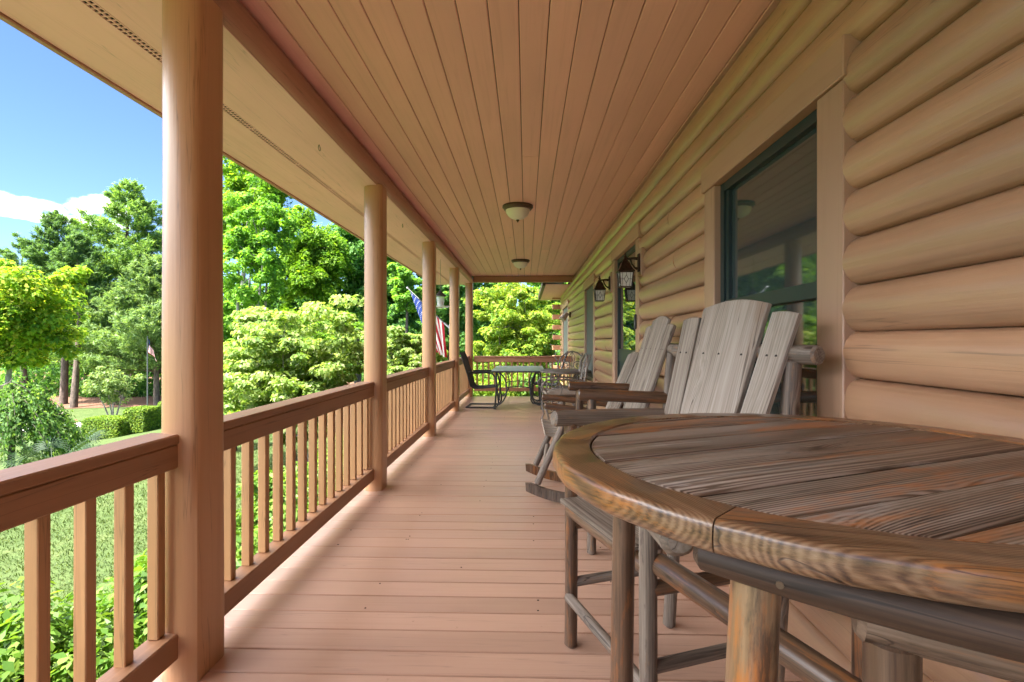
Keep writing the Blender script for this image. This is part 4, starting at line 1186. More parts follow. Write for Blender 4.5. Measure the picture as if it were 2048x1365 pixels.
def clump_leaves(cc, rc, n, flat=.85, up=.8, jitter=.6, hollow=.3):
    """leaves over the upper shells of clumps; cc (K,3), rc (K,)"""
    K = len(cc); k = RNG.integers(0, K, n)
    d = rdir(n); d[:, 2] = d[:, 2] * .9 + .15
    r = (hollow + (1 - hollow) * RNG.random(n) ** .6)[:, None] * rc[k][:, None]
    off = d * r; off[:, 2] *= flat
    c = cc[k] + off
    nr = d * .8 + np.array([0, 0, up]) + RNG.normal(size=(n, 3)) * jitter
    tg = d * np.array([1, 1, .3]) + np.array([0, 0, -.35]) + RNG.normal(size=(n, 3)) * .5
    return c, nr, tg

def lump(d, ph, amp=.22):
    return 1 + amp * (np.sin(d[:, 0] * 3.1 + ph) * np.cos(d[:, 1] * 2.7 + ph * 2) + .7 * np.sin(d[:, 2] * 4.3 + ph * 3) * np.cos(d[:, 0] * 5.1 - ph))

def deciduous(name, label, cat, box, Y, leafmat_, barkmat, nclump=70, nleaf=9000, leaf=.2, aspect=.6, rc=.17, base_px=None, ry=1.0, open_=.42, flat=.85,
              group=None, stems=1, trunk_r=None, top_bias=0.0, up=.8, lean=0.0, loc=None, dims=None, droop=0.0):
    if loc is None:
        x0, x1, yt, yb = box; pc = (x0 + x1) / 2
        cx = at(pc, Y); rx = (at(x1, Y) - at(x0, Y)) / 2
        zt, zb = zat(pc, yt, Y), zat(pc, yb, Y)
        bx = at(base_px, Y) if base_px is not None else cx
        by = Y
    else:
        (cx, by), (rx, zb, zt) = loc, dims; bx = cx
    g = gz(bx, by)
    t = thing(name, label, cat, (bx, by, g), 0, group)
    c0 = np.array([cx - bx, 0, (zt + zb) / 2 - g]); R = np.array([rx, rx * ry, (zt - zb) / 2])
    d = rdir(nclump); ph = RNG.random() * 6
    u = RNG.random(nclump) ** open_
    cc = c0 + d * R * (u * lump(d, ph) * (1 - rc * .9))[:, None]
    cc[:, 2] += top_bias * R[2] * (1 - (np.hypot(d[:, 0], d[:, 1]))) * .5
    rcl = rc * 1.3 * R[0] * (.55 + .8 * RNG.random(nclump)) 
    c, nr, tg = clump_leaves(cc, rcl, nleaf, flat=flat, up=up)
    if droop: c[:, 2] -= droop * R[2] * (np.hypot(c[:, 0] - c0[0], c[:, 1] - c0[1]) / R[0]) ** 2
    LL = leaf * (.6 + .8 * RNG.random(nleaf))
    me = cards_mesh('crown', c, nr, tg, LL, LL * aspect)
    link('crown', me, leafmat_, t)
    # trunk and limbs
    h = (zt - g); tr = trunk_r or max(.02 * h, .02)
    b = MB()
    top = Vector(c0) + Vector((0, 0, R[2] * .45))
    order = RNG.permutation(nclump)
    for s in range(stems):
        a = 2 * PI * s / max(stems, 1) + .6
        spread = 0 if stems == 1 else .16
        o = Vector((math.cos(a) * spread * (.4 if stems > 1 else 0), math.sin(a) * spread * .4, -.15))
        tgt = top if stems == 1 else Vector(c0) + Vector((math.cos(a) * R[0] * .45, math.sin(a) * R[1] * .45, R[2] * .25))
        pts = []
        for i in range(7):
            q = i / 6
            p = o.lerp(tgt, q); p.x += .02 * h * math.sin(q * 5 + ph + s) * q; p.y += .02 * h * math.cos(q * 4 + ph + s) * q
            pts.append(p)
        b.tube(pts, [tr * (1.25 if i == 0 else 1) * (1 - .75 * i / 6) / (1 if stems == 1 else 1.6) for i in range(7)], 8)
        for k in order[s::stems][:max(5, int(16 / stems))]:
            e = Vector(cc[k])
            j = 1
            zrel = [abs((p.z) - (e.z - .35 * (e - p).length)) for p in pts[2:6]]
            j = 2 + int(np.argmin(zrel))
            st = pts[j]; mid = st.lerp(e, .5); mid.z += .03 * h * (RNG.random() - .2); mid.x += .02 * h * (RNG.random() - .5)
            r_ = tr * .38 * (1 - .6 * j / 6) / (1 if stems == 1 else 1.3)
            b.tube([st, mid, e], [r_, r_ * .65, r_ * .25], 5, cap=False)
    b.build('trunk', barkmat, t)
    return t

def pine(name, label, px, ytop, Y, leafmat_, barkmat, rmax_px=90, crown0=.22, nwh=24, per=6, ntuft=34, tuft=.26, group=None, upsw=.25, base_dx=0.0, shape=1.0, loc=None, Hh=None, rmax=None, sparse=0.0):
    if loc is None:
        x = at(px, Y); ztop = zat(px, ytop, Y); rmax = at(px + rmax_px, Y) - x
    else: x = loc[0]; Y = loc[1]
    g = gz(x, Y)
    if Hh is None: Hh = ztop - g
    t = thing(name, label, 'tree', (x, Y, g), 0, group)
    b = MB(); tr = .016 * Hh + .04
    ph = RNG.random() * 6
    axis = lambda z: Vector((.015 * Hh * math.sin(z / Hh * 4 + ph) + base_dx * (1 - z / Hh), .012 * Hh * math.cos(z / Hh * 3 + ph), z))
    zs = np.linspace(-.2, Hh * .985, 10)
    b.tube([axis(z) for z in zs], [tr * (1.05 - .95 * (max(z, 0) / Hh) ** .9) + .01 for z in zs], 9)
    C_, N_, T_ = [], [], []
    for wv in range(nwh):
        u = wv / (nwh - 1); z = Hh * (crown0 + (1 - crown0) * (u ** .9) * .985)
        prof = (1 - u) ** .75 * (.55 + .45 * min(1, u * 5 + .3)) + .05
        for k in range(per):
            if RNG.random() < sparse: continue
            a = RNG.random() * 2 * PI
            Lb = rmax * prof * shape * (.55 + .6 * RNG.random())
            st = axis(z + RNG.normal() * .01 * Hh)
            rise = (upsw + .5 * u) * Lb * (.6 + .6 * RNG.random())
            e = st + Vector((math.cos(a) * Lb, math.sin(a) * Lb, rise))
            mid = st.lerp(e, .5); mid.z -= .10 * Lb
            r_ = max(.012, tr * .22 * (1 - u))
            b.tube([st, mid, e], [r_, r_ * .6, r_ * .2], 4, cap=False)
            n = max(6, int(ntuft * (Lb / rmax) * 1.3))
            q = .28 + .72 * RNG.random(n) ** .75
            P = np.outer((1 - q) ** 2, np.array(st)) + np.outer(2 * q * (1 - q), np.array(mid)) + np.outer(q ** 2, np.array(e))
            side = np.array([-math.sin(a), math.cos(a), 0]); wdt = .26 * Lb * np.sin(PI * np.clip(q * .8 + .12, 0, 1))
            P = P + side * (RNG.normal(size=n) * wdt * .55)[:, None] + np.array([0, 0, 1]) * (RNG.normal(size=n) * .035 * Lb + .02)[:, None]
            # each tuft: five needles bundles fanned out and up
            m = 7
            PP = np.repeat(P, m, 0)
            out = np.array([math.cos(a), math.sin(a), .25])
            dirs = out * .7 + RNG.normal(size=(n * m, 3)) * .55 + np.array([0, 0, .35])
            C_.append(PP + dirs * tuft * .35); T_.append(dirs); N_.append(RNG.normal(size=(n * m, 3)) * .7 + np.array([0, 0, .6]))
    c, nr, tg = np.concatenate(C_), np.concatenate(N_), np.concatenate(T_)
    LL = tuft * (.7 + .6 * RNG.random(len(c)))
    me = cards_mesh('crown', c, nr, tg, LL, LL * .17, fold=.05)
    link('crown', me, leafmat_, t); b.build('trunk', barkmat, t)
    return t

def box_hedge(label, pxs, yt, yb, Y, depth, mat, n, leaf=.075):
    x0, x1 = at(pxs[0], Y), at(pxs[1], Y); cx = (x0 + x1) / 2; w_ = x1 - x0
    pm = (pxs[0] + pxs[1]) / 2
    z0 = zat(pm, yb, Y); z1 = zat(pm, yt, Y); g = gz(cx, Y + depth / 2)
    t = thing('box_hedge', label, 'hedge', (cx, Y + depth / 2, g), 0, 'clipped box hedges')
    hx, hy, hz = w_ / 2, depth / 2, (z1 - g)
    # points on the six faces, pushed in a little at random; softened corners
    f = RNG.random(n); A = [hx * hz, hx * hz, hy * hz, hy * hz, hx * hy * 2.2]; A = np.cumsum(A) / sum(A)
    u, v = RNG.random(n) * 2 - 1, RNG.random(n)
    P = np.zeros((n, 3)); NN = np.zeros((n, 3))
    for i in range(5):
        m = (f <= A[i]) & (f > (A[i - 1] if i else -1))
        if i < 2: s = (-1, 1)[i]; P[m] = np.stack([u[m] * hx, np.full(m.sum(), s * hy), v[m] * hz], 1); NN[m] = (0, s, 0)
        elif i < 4: s = (-1, 1)[i - 2]; P[m] = np.stack([np.full(m.sum(), s * hx), u[m] * hy, v[m] * hz], 1); NN[m] = (s, 0, 0)
        else: P[m] = np.stack([u[m] * hx, (v[m] * 2 - 1) * hy, np.full(m.sum(), hz)], 1); NN[m] = (0, 0, 1)
    c = np.array([0, 0, hz * .5]); q = (P - c) / np.array([hx, hy, hz * .5]); e = (np.abs(q) ** 7).sum(1) ** (1 / 7)
    P = c + (P - c) / e[:, None] * 1.0
    P *= (1 - .10 * RNG.random(n) ** 1.5)[:, None] * np.array([1, 1, 1]) + .0
    nr = NN * .8 + np.array([0, 0, .45]) + RNG.normal(size=(n, 3)) * .6
    LL = leaf * (.6 + .8 * RNG.random(n))
    link('leaves', cards_mesh('leaves', P, nr, RNG.normal(size=(n, 3)), LL, LL * .6), mat, t)
    b = MB(); b.box(-hx * .82, hx * .82, -hy * .82, hy * .82, .0, hz * .88, bev=.12); b.build('twigs', M['barkd'], t)
    return t

# ---- left of the nearest post
deciduous('maple_tree', 'yellow green broadleaf tree at the far left edge, in front of the pines', 'tree', (-90, 150, 492, 760), 24, M['lf_maple'], M['barkg'], nclump=170, nleaf=30000, leaf=.24, rc=.16, base_px=4, trunk_r=.16)
pine('white_pine', 'tallest white pine, with layered branches, left of the nearest post', 252, 368, 50, M['lf_pine'], M['barkp'], rmax_px=150, crown0=.16, nwh=30, per=9, ntuft=66, tuft=.48, upsw=.12)
pine('loblolly_pine', 'dark open crowned pine with a bare trunk, behind the yellow green tree', 122, 432, 46, M['lf_pineg'], M['barkp'], rmax_px=90, crown0=.45, nwh=18, per=8, ntuft=56, tuft=.42, upsw=.3, sparse=.12)
pine('loblolly_pine', 'pine with the thicker bare trunk right beside the first bare trunk', 152, 470, 44, M['lf_pineg'], M['barkp'], rmax_px=70, crown0=.55, nwh=13, per=8, ntuft=56, tuft=.42, upsw=.3, base_dx=-.1)
pine('loblolly_pine', 'lowest dark pine top seen over the yellow green tree', 48, 488, 50, M['lf_pineg'], M['barkp'], rmax_px=85, crown0=.35, nwh=14, per=8, ntuft=56, tuft=.42, upsw=.3)
pine('young_pine', 'soft pale green young pine against the nearest post', 318, 520, 44, M['lf_pineb'], M['barkp'], rmax_px=120, crown0=.24, nwh=22, per=9, ntuft=62, tuft=.46, upsw=.35)
pine('young_pine', 'soft pale green young pine behind the small flagpole', 232, 575, 45, M['lf_pineb'], M['barkp'], rmax_px=90, crown0=.30, nwh=19, per=8, ntuft=60, tuft=.46, upsw=.3)
deciduous('crape_myrtle', 'small pale tree with several thin bare stems above the box hedges', 'tree', (163, 275, 728, 805), 31, M['lf_crape'], M['barkg'], nclump=60, nleaf=5000, leaf=.16, rc=.17, base_px=226, stems=4, trunk_r=.09, open_=.5)
# weeping shrub
def weeping(label, px0, px1, yt, Y):
    cx = at((px0 + px1) / 2, Y); rx = (at(px1, Y) - at(px0, Y)) / 2; g = gz(cx, Y); top = zat((px0 + px1) / 2, yt, Y) - g
    t = thing('weeping_shrub', label, 'shrub', (cx, Y, g))
    b = MB(); C_, T_ = [], []
    b.tube([(0, 0, -.1), (.05, 0, top * .4), (-.03, 0, top * .75)], [.07, .055, .035], 8)
    for k in range(150):
        a = RNG.random() * 2 * PI; r1 = rx * (.25 + .8 * RNG.random() ** .7); h0 = top * (.55 + .3 * RNG.random()); h1 = top * (.72 + .30 * RNG.random()) * (1 - .22 * (r1 / rx) ** 2)
        r1 *= .6; dx = math.cos(a); dy = math.sin(a)
        p0 = Vector((0, 0, h0)); p1 = Vector((dx * r1 * .6, dy * r1 * .6, h1)); p2 = Vector((dx * r1 * 1.25, dy * r1 * 1.25, h1 * .82)); p3 = Vector((dx * r1 * 1.65, dy * r1 * 1.65, max(.1, h1 * (.15 + .5 * RNG.random()))))
        pts = []
        for q in np.linspace(0, 1, 9):
            pts.append(p0 * (1 - q) ** 3 + p1 * 3 * q * (1 - q) ** 2 + p2 * 3 * q * q * (1 - q) + p3 * q ** 3)
        b.tube(pts, [.012 * (1 - .8 * i / 8) for i in range(9)], 4, cap=False)
        n = 130; q = .25 + .75 * RNG.random(n)
        P = np.outer((1 - q) ** 3, p0) + np.outer(3 * q * (1 - q) ** 2, p1) + np.outer(3 * q * q * (1 - q), p2) + np.outer(q ** 3, p3)
        C_.append(P + RNG.normal(size=(n, 3)) * .05); tt = np.array([dx * .5, dy * .5, -.9]); T_.append(np.tile(tt, (n, 1)) + RNG.normal(size=(n, 3)) * .45)
    c = np.concatenate(C_); tg = np.concatenate(T_); n = len(c)
    nr = np.stack([c[:, 0], c[:, 1], np.full(n, .6)], 1) + RNG.normal(size=(n, 3)) * .6
    LL = .085 * (.6 + .8 * RNG.random(n))
    link('foliage', cards_mesh('foliage', c, nr, tg, LL, LL * .42), M['lf_weep'], t); b.build('stem', M['barkd'], t)
weeping('weeping shrub with hanging leafy strands at the left edge, in front of the hedges', -95, 135, 728, 10.6)
box_hedge('long low clipped box hedge, left of the taller one', (157, 238), 838, 886, 20.4, 1.1, M['lf_box'], 9000)
box_hedge('tall square clipped box hedge in the middle of the three', (241, 289), 818, 880, 20.9, 1.1, M['lf_box'], 8000)
box_hedge('darker clipped box hedge beside the nearest post', (294, 342), 824, 866, 22.5, 1.2, M['lf_boxd'], 7000)
box_hedge('bright topped small hedge farther back by the nearest post', (312, 352), 804, 830, 27, 1.0, M['lf_box'], 5000)
# fan palm
def palm(label, px, py, Y):
    x = at(px, Y); g = gz(x, Y)
    t = thing('fan_palm', label, 'plant', (x, Y, g)); b = MB(); z0 = zat(px, py, Y) - g
    b.tube([(0, 0, -.05), (0, 0, z0 * .55)], [.06, .05], 8); b.build('stem', M['barkd'], t)
    for k in range(13):
        a = k * 2.4; el = .25 + .75 * ((k * 37) % 13) / 13
        c0 = Vector((0, 0, z0 * .55)); d_ = Vector((math.cos(a) * math.cos(el), math.sin(a) * math.cos(el), math.sin(el))); e = c0 + d_ * .55
        b = MB(); b.tube([c0, c0.lerp(e, .5) + Vector((0, 0, .03)), e], .007, 5)
        s = d_.cross(Vector((0, 0, 1))).normalized(); up = s.cross(d_)
        for j in range(17):
            th = (j - 8) / 8 * 1.75; dd = d_ * math.cos(th) + s * math.sin(th); L = .42 - .10 * abs(th) / 1.75
            p = e + dd * .02; mid = e + dd * L * .5 + up * .02; tip_ = e + dd * L - Vector((0, 0, .09)); w_ = up.cross(dd).normalized() * .014
            b.add([p, mid + w_, tip_, mid - w_], [(0, 1, 2, 3)])
        b.build('frond', M['lf_palm'], t)
palm('dark fan palm beside the weeping shrub', 140, 885, 12.2)
palm('small fan palm in front of the weeping shrub, right at the railing', 105, 925, 10.0)
# red flowers on tall stems
x = at(133, 15); t = thing('red_flower_plant', 'tall stemmed plant with red flower heads left of the long hedge', 'plant', (x, 15, gz(x, 15)))
b = MB(); fb = MB(); zz = zat(133, 845, 15) - gz(x, 15)
for k in range(7):
    a = k * 2.1; r = .1 + .03 * k
    e = (math.cos(a) * r, math.sin(a) * r, zz * (.82 + .03 * k)); b.tube([(0, 0, 0), (e[0] * .4, e[1] * .4, zz * .5), e], .008, 5)
    fb.lathe([(.005, -.05), (.035, -.01), (.045, .03), (.02, .07), (.002, .085)], 8, *e)
b.build('stem', M['lf_palm'], t); fb.build('flower_head', M['flower'], t)
n = 500; c = RNG.normal(size=(n, 3)) * np.array([.14, .14, .2]) + np.array([0, 0, zz * .35]); LL = .2 * np.ones(n)
link('leaves', cards_mesh('leaves', c, rdir(n) + [0, 0, .5], rdir(n) + [0, 0, .8], LL, LL * .3), M['lf_shrub'], t)
for px, py, Y, s in ((106, 828, 41, .55), (118, 832, 38, .4)):
    x = at(px, Y); b = MB(); n = 10; vs = []; fs = []
    for i in range(n):
        for k in range(12):
            th = PI * i / (n - 1); ph = 2 * PI * k / 12; r = s * (1 + .18 * math.sin(ph * 2 + i) + .1 * math.sin(i * 2.1))
            vs.append((r * math.sin(th) * math.cos(ph) * 1.4, r * math.sin(th) * math.sin(ph), r * .75 * math.cos(th)))
    for i in range(n - 1):
        for k in range(12): fs.append((i * 12 + k, (i + 1) * 12 + k, (i + 1) * 12 + (k + 1) % 12, i * 12 + (k + 1) % 12))
    b.add(vs, fs, True); o = b.build('garden_boulder', M['stone']); o.location = (x, Y, gz(x, Y) + s * .35)
    tag(o, 'larger tan boulder at the edge of the pine straw' if s > .5 else 'smaller tan boulder at the edge of the pine straw', 'boulder')

# yard flagpole
fy = 39.5; fx = at(295, fy); t = thing('yard_flagpole', 'dark flagpole with a small limp stars and stripes flag above the box hedges', 'flagpole', (fx, fy, gz(fx, fy)))
fh_ = zat(295, 676, fy) - gz(fx, fy)
b = MB(); b.tube([(0, 0, -.1), (0, 0, fh_)], [.055, .04], 10); b.build('pole', M['poled'], t)
b = MB(); b.lathe([(.0, .0), (.06, .04), (.06, .09), (.0, .13)], 12, 0, 0, fh_ - .01); b.build('finial', M['poled'], t)
def fy_(u, v):
    return Vector((.04 + .78 * v * (.35 + .65 * u * .9 + .1), .10 * math.sin(v * 9 + u * 3), fh_ - .10 - u * 1.0 - v * (.95 - .15 * u) + .04 * math.sin(u * 6) * v))
flag_cloth('flag', fy_, 16, 24, t)

# ---- between the first and second posts
deciduous('dogwood_tree', 'pale flowering dogwood filling the view over the railing between the first and second posts', 'tree', (395, 775, 588, 905), 9.6, M['lf_dog'], M['barkg'], nclump=300, nleaf=52000, leaf=.095, aspect=.55, rc=.11, open_=.55, flat=.42, base_px=600, trunk_r=.07, stems=3, ry=.85, top_bias=.25)
deciduous('dogwood_tree', 'smaller pale dogwood seen between the second and third posts', 'tree', (735, 885, 636, 800), 12.2, M['lf_dog'], M['barkg'], nclump=140, nleaf=20000, leaf=.10, aspect=.55, rc=.14, open_=.55, flat=.42, base_px=806, trunk_r=.06, stems=2)
deciduous('grey_stem_tree', 'thin leaved tree with several pale grey upright stems, left of the dogwood', 'tree', (425, 600, 345, 660), 19, M['lf_mid'], M['barkg'], nclump=110, nleaf=15000, leaf=.15, rc=.15, open_=.55, base_px=500, stems=4, trunk_r=.15)
deciduous('tulip_tree', 'tall airy tree with sky showing through its crown, just right of the nearest post', 'tree', (395, 605, 215, 560), 29, M['lf_bright'], M['barkg'], nclump=110, nleaf=17000, leaf=.24, rc=.15, open_=.5, base_px=485, trunk_r=.2)
deciduous('locust_tree', 'bright green tree with hanging leaf sprays, left of the second post', 'tree', (545, 690, 375, 680), 26, M['lf_bright'], M['barkd'], nclump=170, nleaf=30000, leaf=.20, aspect=.42, rc=.16, open_=.45, base_px=640, droop=.25, trunk_r=.18)
BG1 = deciduous('broadleaf_tree', 'blue green dense tree right behind the second post', 'tree', (640, 790, 385, 690), 29, M['lf_dark'], M['barkd'], nclump=150, nleaf=22000, leaf=.24, rc=.17, open_=.45, trunk_r=.2)
deciduous('understory_tree', 'low bright layered tree behind the dogwood', 'tree', (520, 735, 600, 770), 15, M['lf_bright'], M['barkd'], nclump=90, nleaf=12000, leaf=.13, aspect=.45, rc=.15, open_=.55, flat=.3, trunk_r=.07)
deciduous('understory_tree', 'low bright bushy tree left of the dogwood, right at the nearest post', 'tree', (420, 520, 765, 880), 12, M['lf_maple'], M['barkd'], nclump=60, nleaf=7000, leaf=.11, rc=.17, open_=.55, trunk_r=.05)
deciduous('understory_tree', 'shaded middle sized tree behind the grey stems', 'tree', (400, 545, 560, 800), 24, M['lf_mid'], M['barkd'], nclump=90, nleaf=11000, leaf=.2, rc=.16, open_=.5, trunk_r=.12)
# ---- between second and fifth posts
BG2 = deciduous('broadleaf_tree', 'dark tree behind the hanging flag, between the second and third posts', 'tree', (735, 860, 430, 730), 25, M['lf_dark'], M['barkd'], nclump=150, nleaf=22000, leaf=.22, rc=.17, open_=.5, base_px=815, trunk_r=.22)
BG3 = deciduous('broadleaf_tree', 'dark tree behind the bird feeder', 'tree', (835, 965, 440, 740), 27, M['lf_dark'], M['barkd'], nclump=150, nleaf=22000, leaf=.22, rc=.17, open_=.5, trunk_r=.2)
deciduous('broadleaf_tree', 'mid green tree whose crown shows left of the third post', 'tree', (770, 850, 500, 640), 21, M['lf_mid'], M['barkd'], nclump=60, nleaf=7000, leaf=.17, rc=.17, open_=.55, trunk_r=.1)
# ---- straight ahead, past the end railing
deciduous('spreading_tree', 'light green spreading tree straight ahead past the end railing', 'tree', (928, 1130, 545, 800), 18.5, M['lf_front'], M['barkg'], nclump=200, nleaf=34000, leaf=.13, aspect=.5, rc=.14, open_=.45, flat=.55, base_px=1034, trunk_r=.12, stems=2, top_bias=.2)
deciduous('broadleaf_tree', 'dark tree behind the spreading tree, left side', 'tree', (915, 1040, 400, 760), 29, M['lf_dark'], M['barkd'], nclump=110, nleaf=13000, leaf=.22, rc=.16, open_=.5, trunk_r=.2)
deciduous('broadleaf_tree', 'dark tree behind the spreading tree, by the log wall corner', 'tree', (1030, 1180, 400, 760), 27, M['lf_mid'], M['barkd'], nclump=110, nleaf=13000, leaf=.22, rc=.16, open_=.5, trunk_r=.2)
# shrubs past the end railing
SH = [(-3.1, 14.2, .95, .75), (-2.0, 15.2, .95, .45), (-.9, 14.4, .95, .25), (.2, 15.0, .9, .30), (1.3, 16.4, .9, .35), (-.4, 16.8, 1.0, .65), (-1.5, 17.0, 1.0, .55), (.9, 17.6, 1.0, .5)]
for i, (x, y, r, zt) in enumerate(SH):
    deciduous('garden_shrub', 'leafy bright shrub in the bed just past the end railing', 'shrub', None, y, M['lf_front'] if i % 3 else M['lf_shrub'], M['barkd'], nclump=40, nleaf=4200, leaf=.10, rc=.26, open_=.4, loc=(x, y), dims=(r, gz(x, y) + .1, zt), trunk_r=.03, stems=2, group='shrubs past the end railing')
# foundation shrubs along the porch
fs_ = [(-2.30, .30), (-2.62, 1.05), (-2.36, 1.75), (-2.60, 2.45), (-2.34, 3.2), (-2.58, 3.95), (-2.36, 4.8), (-2.55, 5.6), (-2.36, 6.5), (-2.55, 7.4), (-2.36, 8.4), (-2.55, 9.4), (-2.36, 10.4)]
for i, (x, y) in enumerate(fs_):
    near = y < 6
    deciduous('foundation_shrub', 'glossy leaved shrub in the hedge below the porch railing', 'shrub', None, y, M['lf_shrub'], M['barkd'], nclump=70, nleaf=9000 if near else 4000, leaf=.062 if near else .085, aspect=.5, rc=.24, open_=.42, flat=.8,
              loc=(x, y), dims=(.60, -.98, -.10 + .05 * math.sin(i * 2.3)), trunk_r=.03, stems=3, group='foundation shrubs along the porch', up=.7)

# ---- the wood behind, and the trees across the garden that the windows mirror
def cp(src, x, y, s, rz, label, group):
    o = copy_tree(src); o.location = (x, y, gz(x, y)); o.scale = (s, s, s * RNG.uniform(.9, 1.15)); o.rotation_euler = (0, 0, rz); o['label'] = label; o['group'] = group
    return o
k = 0
for px in range(-60, 1010, 46):
    Y = 54 + (k * 7) % 13
    x = at(px, Y)
    cp((BG1, BG2, BG3)[k % 3], x, Y, (1.25 + .25 * ((k * 5) % 4) / 4) * (.78 if px < 330 else 1.0), k * 1.3, 'tree of the dense dark wood behind the garden', 'trees of the wood behind')
    k += 1
for (x, y) in ((-44, -8), (-50, -1), (-46, 7), (-55, 14), (-48, 20), (-60, 3), (-42, -18)):
    cp((BG1, BG2, BG3)[k % 3], x, y, .85, k * 1.1, 'tree across the lawn, mirrored in the window glass', 'trees mirrored in the windows'); k += 1
# undergrowth at the foot of the wood
n = 26000; c = np.zeros((n, 3)); c[:, 0] = RNG.uniform(-75, 12, n); c[:, 1] = 50 + 7 * RNG.random(n); 
hh = 2.6 + 1.6 * np.sin(c[:, 0] * .35) + 1.0 * np.sin(c[:, 0] * .9 + 1)
c[:, 2] = ground(c[:, 0], c[:, 1]) + .3 + np.maximum(hh, .8) * RNG.random(n) ** 1.4
LL = .42 * (.6 + .8 * RNG.random(n))
o = link('forest_undergrowth', cards_mesh('forest_undergrowth', c, rdir(n) + [0, -.3, .6], rdir(n), LL, LL * .6), M['lf_dark']); tag(o, 'shaded undergrowth at the foot of the wood', 'undergrowth', kind='stuff')
# the depth of the wood: one dense mass of leaves far behind
n = 46000; c = np.zeros((n, 3)); c[:, 0] = RNG.uniform(-105, 40, n); c[:, 1] = 72 + 8 * RNG.random(n)
hh = 11 + 3 * np.sin(c[:, 0] * .23) + 2.0 * np.sin(c[:, 0] * .61 + 1) - 4.5 * np.clip((-c[:, 0] - 35) / 30, 0, 1)
c[:, 2] = ground(c[:, 0], c[:, 1]) + hh * RNG.random(n)
LL = 1.0 * (.6 + .8 * RNG.random(n))
o = link('distant_wood', cards_mesh('distant_wood', c, rdir(n) + [0, -.4, .6], rdir(n), LL, LL * .6), M['lf_dark']); tag(o, 'distant mass of the wood closing the garden', 'wood', kind='stuff')
# lawn blades near the porch
n = 90000; c = np.zeros((n, 3)); c[:, 0] = -3.3 - 10 * RNG.random(n) ** 1.3; c[:, 1] = RNG.uniform(.5, 18, n); c[:, 2] = ground(c[:, 0], c[:, 1]) + .015
LL = .06 * (.6 + .8 * RNG.random(n))
tg = np.array([0, 0, 1.0]) + RNG.normal(size=(n, 3)) * .45
M['lf_grass'] = leafmat('leaf_grass', [(.045, .079, .020), (.070, .110, .028), (.104, .132, .042)], .3, rough=.6, spec=.2)
o = link('lawn_grass', cards_mesh('lawn_grass', c, RNG.normal(size=(n, 3)), tg, LL, .012), M['lf_grass']); tag(o, 'short mown grass of the lawn', 'grass', kind='stuff')
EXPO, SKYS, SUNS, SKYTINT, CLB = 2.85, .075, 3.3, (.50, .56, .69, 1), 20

# ================================================================== LIGHT, SKY, CAMERA
SUN_EL = math.radians(62); SX, SY = -.55, -.835
w = bpy.data.worlds.new('World'); SC.world = w; w.use_nodes = True
nt = w.node_tree; nt.nodes.clear()
wo = nt.nodes.new('ShaderNodeOutputWorld'); bg = nt.nodes.new('ShaderNodeBackground')
sky = nt.nodes.new('ShaderNodeTexSky'); sky.sky_type = 'NISHITA'; sky.sun_disc = False
sky.sun_elevation = SUN_EL; sky.sun_rotation = math.atan2(SX, SY); sky.air_density = .8; sky.dust_density = .25; sky.ozone_density = 3.0
bg.inputs['Strength'].default_value = SKYS
# clouds: a low bank of fair weather cumulus over the trees and a few shreds
def wn(t, **k):
    n = nt.nodes.new('ShaderNode' + t)
    for a, b_ in k.items(): setattr(n, a, b_)
    return n
def wm(op, a, b_=None, c=None, clamp=False):
    n = wn('Math', operation=op, use_clamp=clamp)
    for i, z in enumerate((a, b_, c)):
        if z is None: continue
        if isinstance(z, (int, float)): n.inputs[i].default_value = z
        else: nt.links.new(z, n.inputs[i])
    return n.outputs[0]
tc = wn('TexCoord'); sep = wn('SeparateXYZ'); nt.links.new(tc.outputs['Generated'], sep.inputs[0])
az = wm('ARCTAN2', sep.outputs[0], sep.outputs[1]); el = wm('ARCSINE', sep.outputs[2])
cmb = wn('CombineXYZ'); nt.links.new(az, cmb.inputs[0]); nt.links.new(wm('MULTIPLY', el, 1.6), cmb.inputs[1])
nz = wn('TexNoise'); nz.inputs['Scale'].default_value = 9; nz.inputs['Detail'].default_value = 9; nz.inputs['Roughness'].default_value = .55; nt.links.new(cmb.outputs[0], nz.inputs['Vector'])
nzc = wn('TexNoise'); nzc.inputs['Scale'].default_value = 28; nzc.inputs['Detail'].default_value = 8; nt.links.new(cmb.outputs[0], nzc.inputs['Vector'])
nzb = wn('TexNoise'); nzb.inputs['Scale'].default_value = 2.4; nzb.inputs['Detail'].default_value = 7; nt.links.new(cmb.outputs[0], nzb.inputs['Vector'])
def blob(a0, e0, ra, re):
    da = wm('DIVIDE', wm('SUBTRACT', az, a0), ra); de = wm('DIVIDE', wm('SUBTRACT', el, e0), re)
    # flat base: falls off faster below
    return wm('SUBTRACT', 1.0, wm('ADD', wm('MULTIPLY', da, da), wm('MULTIPLY', de, de)))
fld = None
for bl in ((-.80, .192, .055, .016), (-.72, .203, .040, .020), (-.685, .196, .03, .015), (-.86, .186, .05, .012), (-1.15, .22, .12, .04), (-1.35, .21, .10, .035), (-.76, .178, .12, .008)):
    q = blob(*bl); fld = q if fld is None else wm('MAXIMUM', fld, q)
cl = wm('ADD', fld, wm('MULTIPLY_ADD', nzc.outputs['Fac'], 3.4, -1.9))
mr = wn('MapRange'); mr.interpolation_type = 'SMOOTHSTEP'; mr.inputs['From Min'].default_value = -.15; mr.inputs['From Max'].default_value = .95; nt.links.new(cl, mr.inputs['Value'])
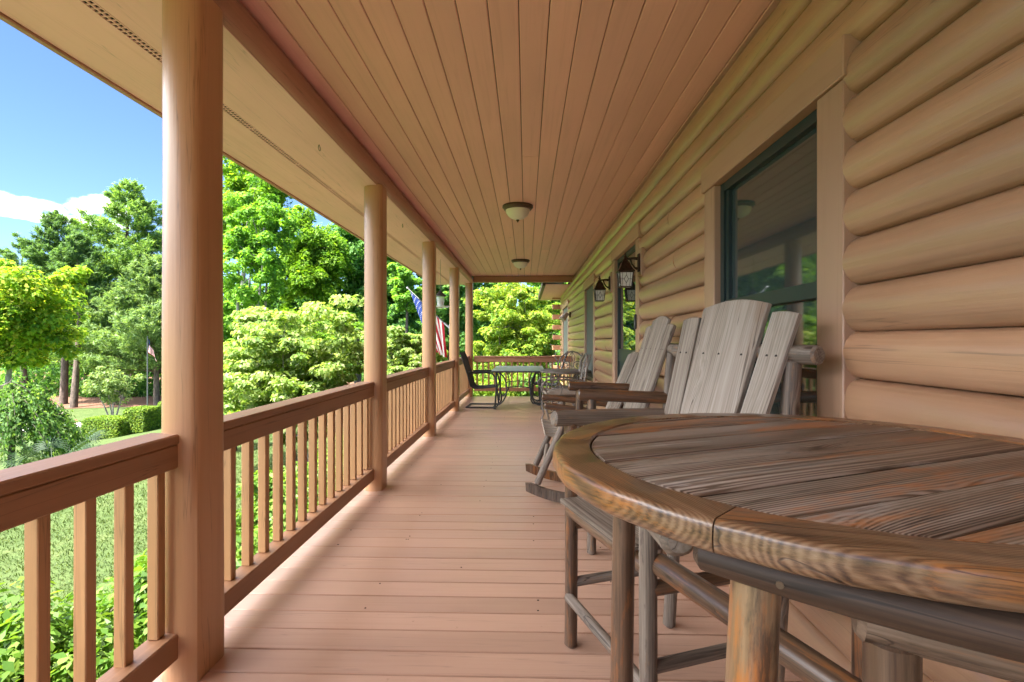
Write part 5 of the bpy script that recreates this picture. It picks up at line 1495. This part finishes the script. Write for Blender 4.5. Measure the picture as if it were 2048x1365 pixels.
# scattered shreds over the rest of the sky
sh = wn('MapRange'); sh.interpolation_type = 'SMOOTHSTEP'; sh.inputs['From Min'].default_value = .60; sh.inputs['From Max'].default_value = .78; nt.links.new(nzb.outputs['Fac'], sh.inputs['Value'])
cov = wm('MAXIMUM', mr.outputs[0], wm('MULTIPLY', sh.outputs[0], .25))
mix = wn('MixRGB'); nt.links.new(cov, mix.inputs['Fac'])
# added bank of bright cloud, unseen on the garden side, to light the porch
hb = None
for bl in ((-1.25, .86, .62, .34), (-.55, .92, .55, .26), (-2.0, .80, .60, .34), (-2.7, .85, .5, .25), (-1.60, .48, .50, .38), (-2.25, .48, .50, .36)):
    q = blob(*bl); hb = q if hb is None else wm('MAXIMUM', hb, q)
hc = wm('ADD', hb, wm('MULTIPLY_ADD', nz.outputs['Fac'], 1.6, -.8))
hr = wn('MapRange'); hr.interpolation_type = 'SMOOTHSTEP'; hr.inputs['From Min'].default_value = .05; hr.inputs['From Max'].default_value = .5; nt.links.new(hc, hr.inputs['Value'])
# Nishita is a little grey-cyan low down: tint it towards the photo's clear blue
tint = wn('MixRGB', blend_type='MULTIPLY'); tint.inputs['Fac'].default_value = 1; tint.inputs['Color2'].default_value = SKYTINT
nt.links.new(sky.outputs[0], tint.inputs['Color1'])
nt.links.new(tint.outputs[0], mix.inputs['Color1']); mix.inputs['Color2'].default_value = (8.5, 8.5, 8.8, 1)
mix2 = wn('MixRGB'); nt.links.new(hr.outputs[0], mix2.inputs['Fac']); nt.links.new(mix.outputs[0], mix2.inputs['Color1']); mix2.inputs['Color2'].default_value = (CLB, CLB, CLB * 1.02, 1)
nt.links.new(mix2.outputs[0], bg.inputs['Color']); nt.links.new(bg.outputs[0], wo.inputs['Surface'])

sl = bpy.data.lights.new('Sun', 'SUN'); sl.energy = SUNS; sl.angle = math.radians(.5); sl.color = (1, .955, .88)
so = bpy.data.objects.new('Sun', sl); COL.objects.link(so)
sd = Vector((SX * math.cos(SUN_EL), SY * math.cos(SUN_EL), math.sin(SUN_EL)))
so.rotation_euler = sd.to_track_quat('Z', 'Y').to_euler(); so.location = (0, 0, 30)

cam = bpy.data.cameras.new('Camera'); co = bpy.data.objects.new('Camera', cam); COL.objects.link(co)
co.location = (0, 0, H); co.rotation_euler = (PI / 2, 0, YAW)
cam.sensor_width = 36; cam.lens = F / 2048 * 36; cam.clip_start = .02; cam.clip_end = 2000
SC.camera = co
vs_ = SC.view_settings; vs_.view_transform = 'Standard'; vs_.look = 'None'; vs_.exposure = EXPO; vs_.gamma = 1
SC.cycles.max_bounces = 8; SC.cycles.diffuse_bounces = 5; SC.cycles.glossy_bounces = 4; SC.cycles.transmission_bounces = 6; SC.cycles.transparent_max_bounces = 8
SC.cycles.sample_clamp_indirect = 6; SC.cycles.caustics_reflective = False; SC.cycles.caustics_refractive = False
SC.cycles.use_denoising = True
try: SC.cycles.denoiser = 'OPENIMAGEDENOISE'
except Exception: pass
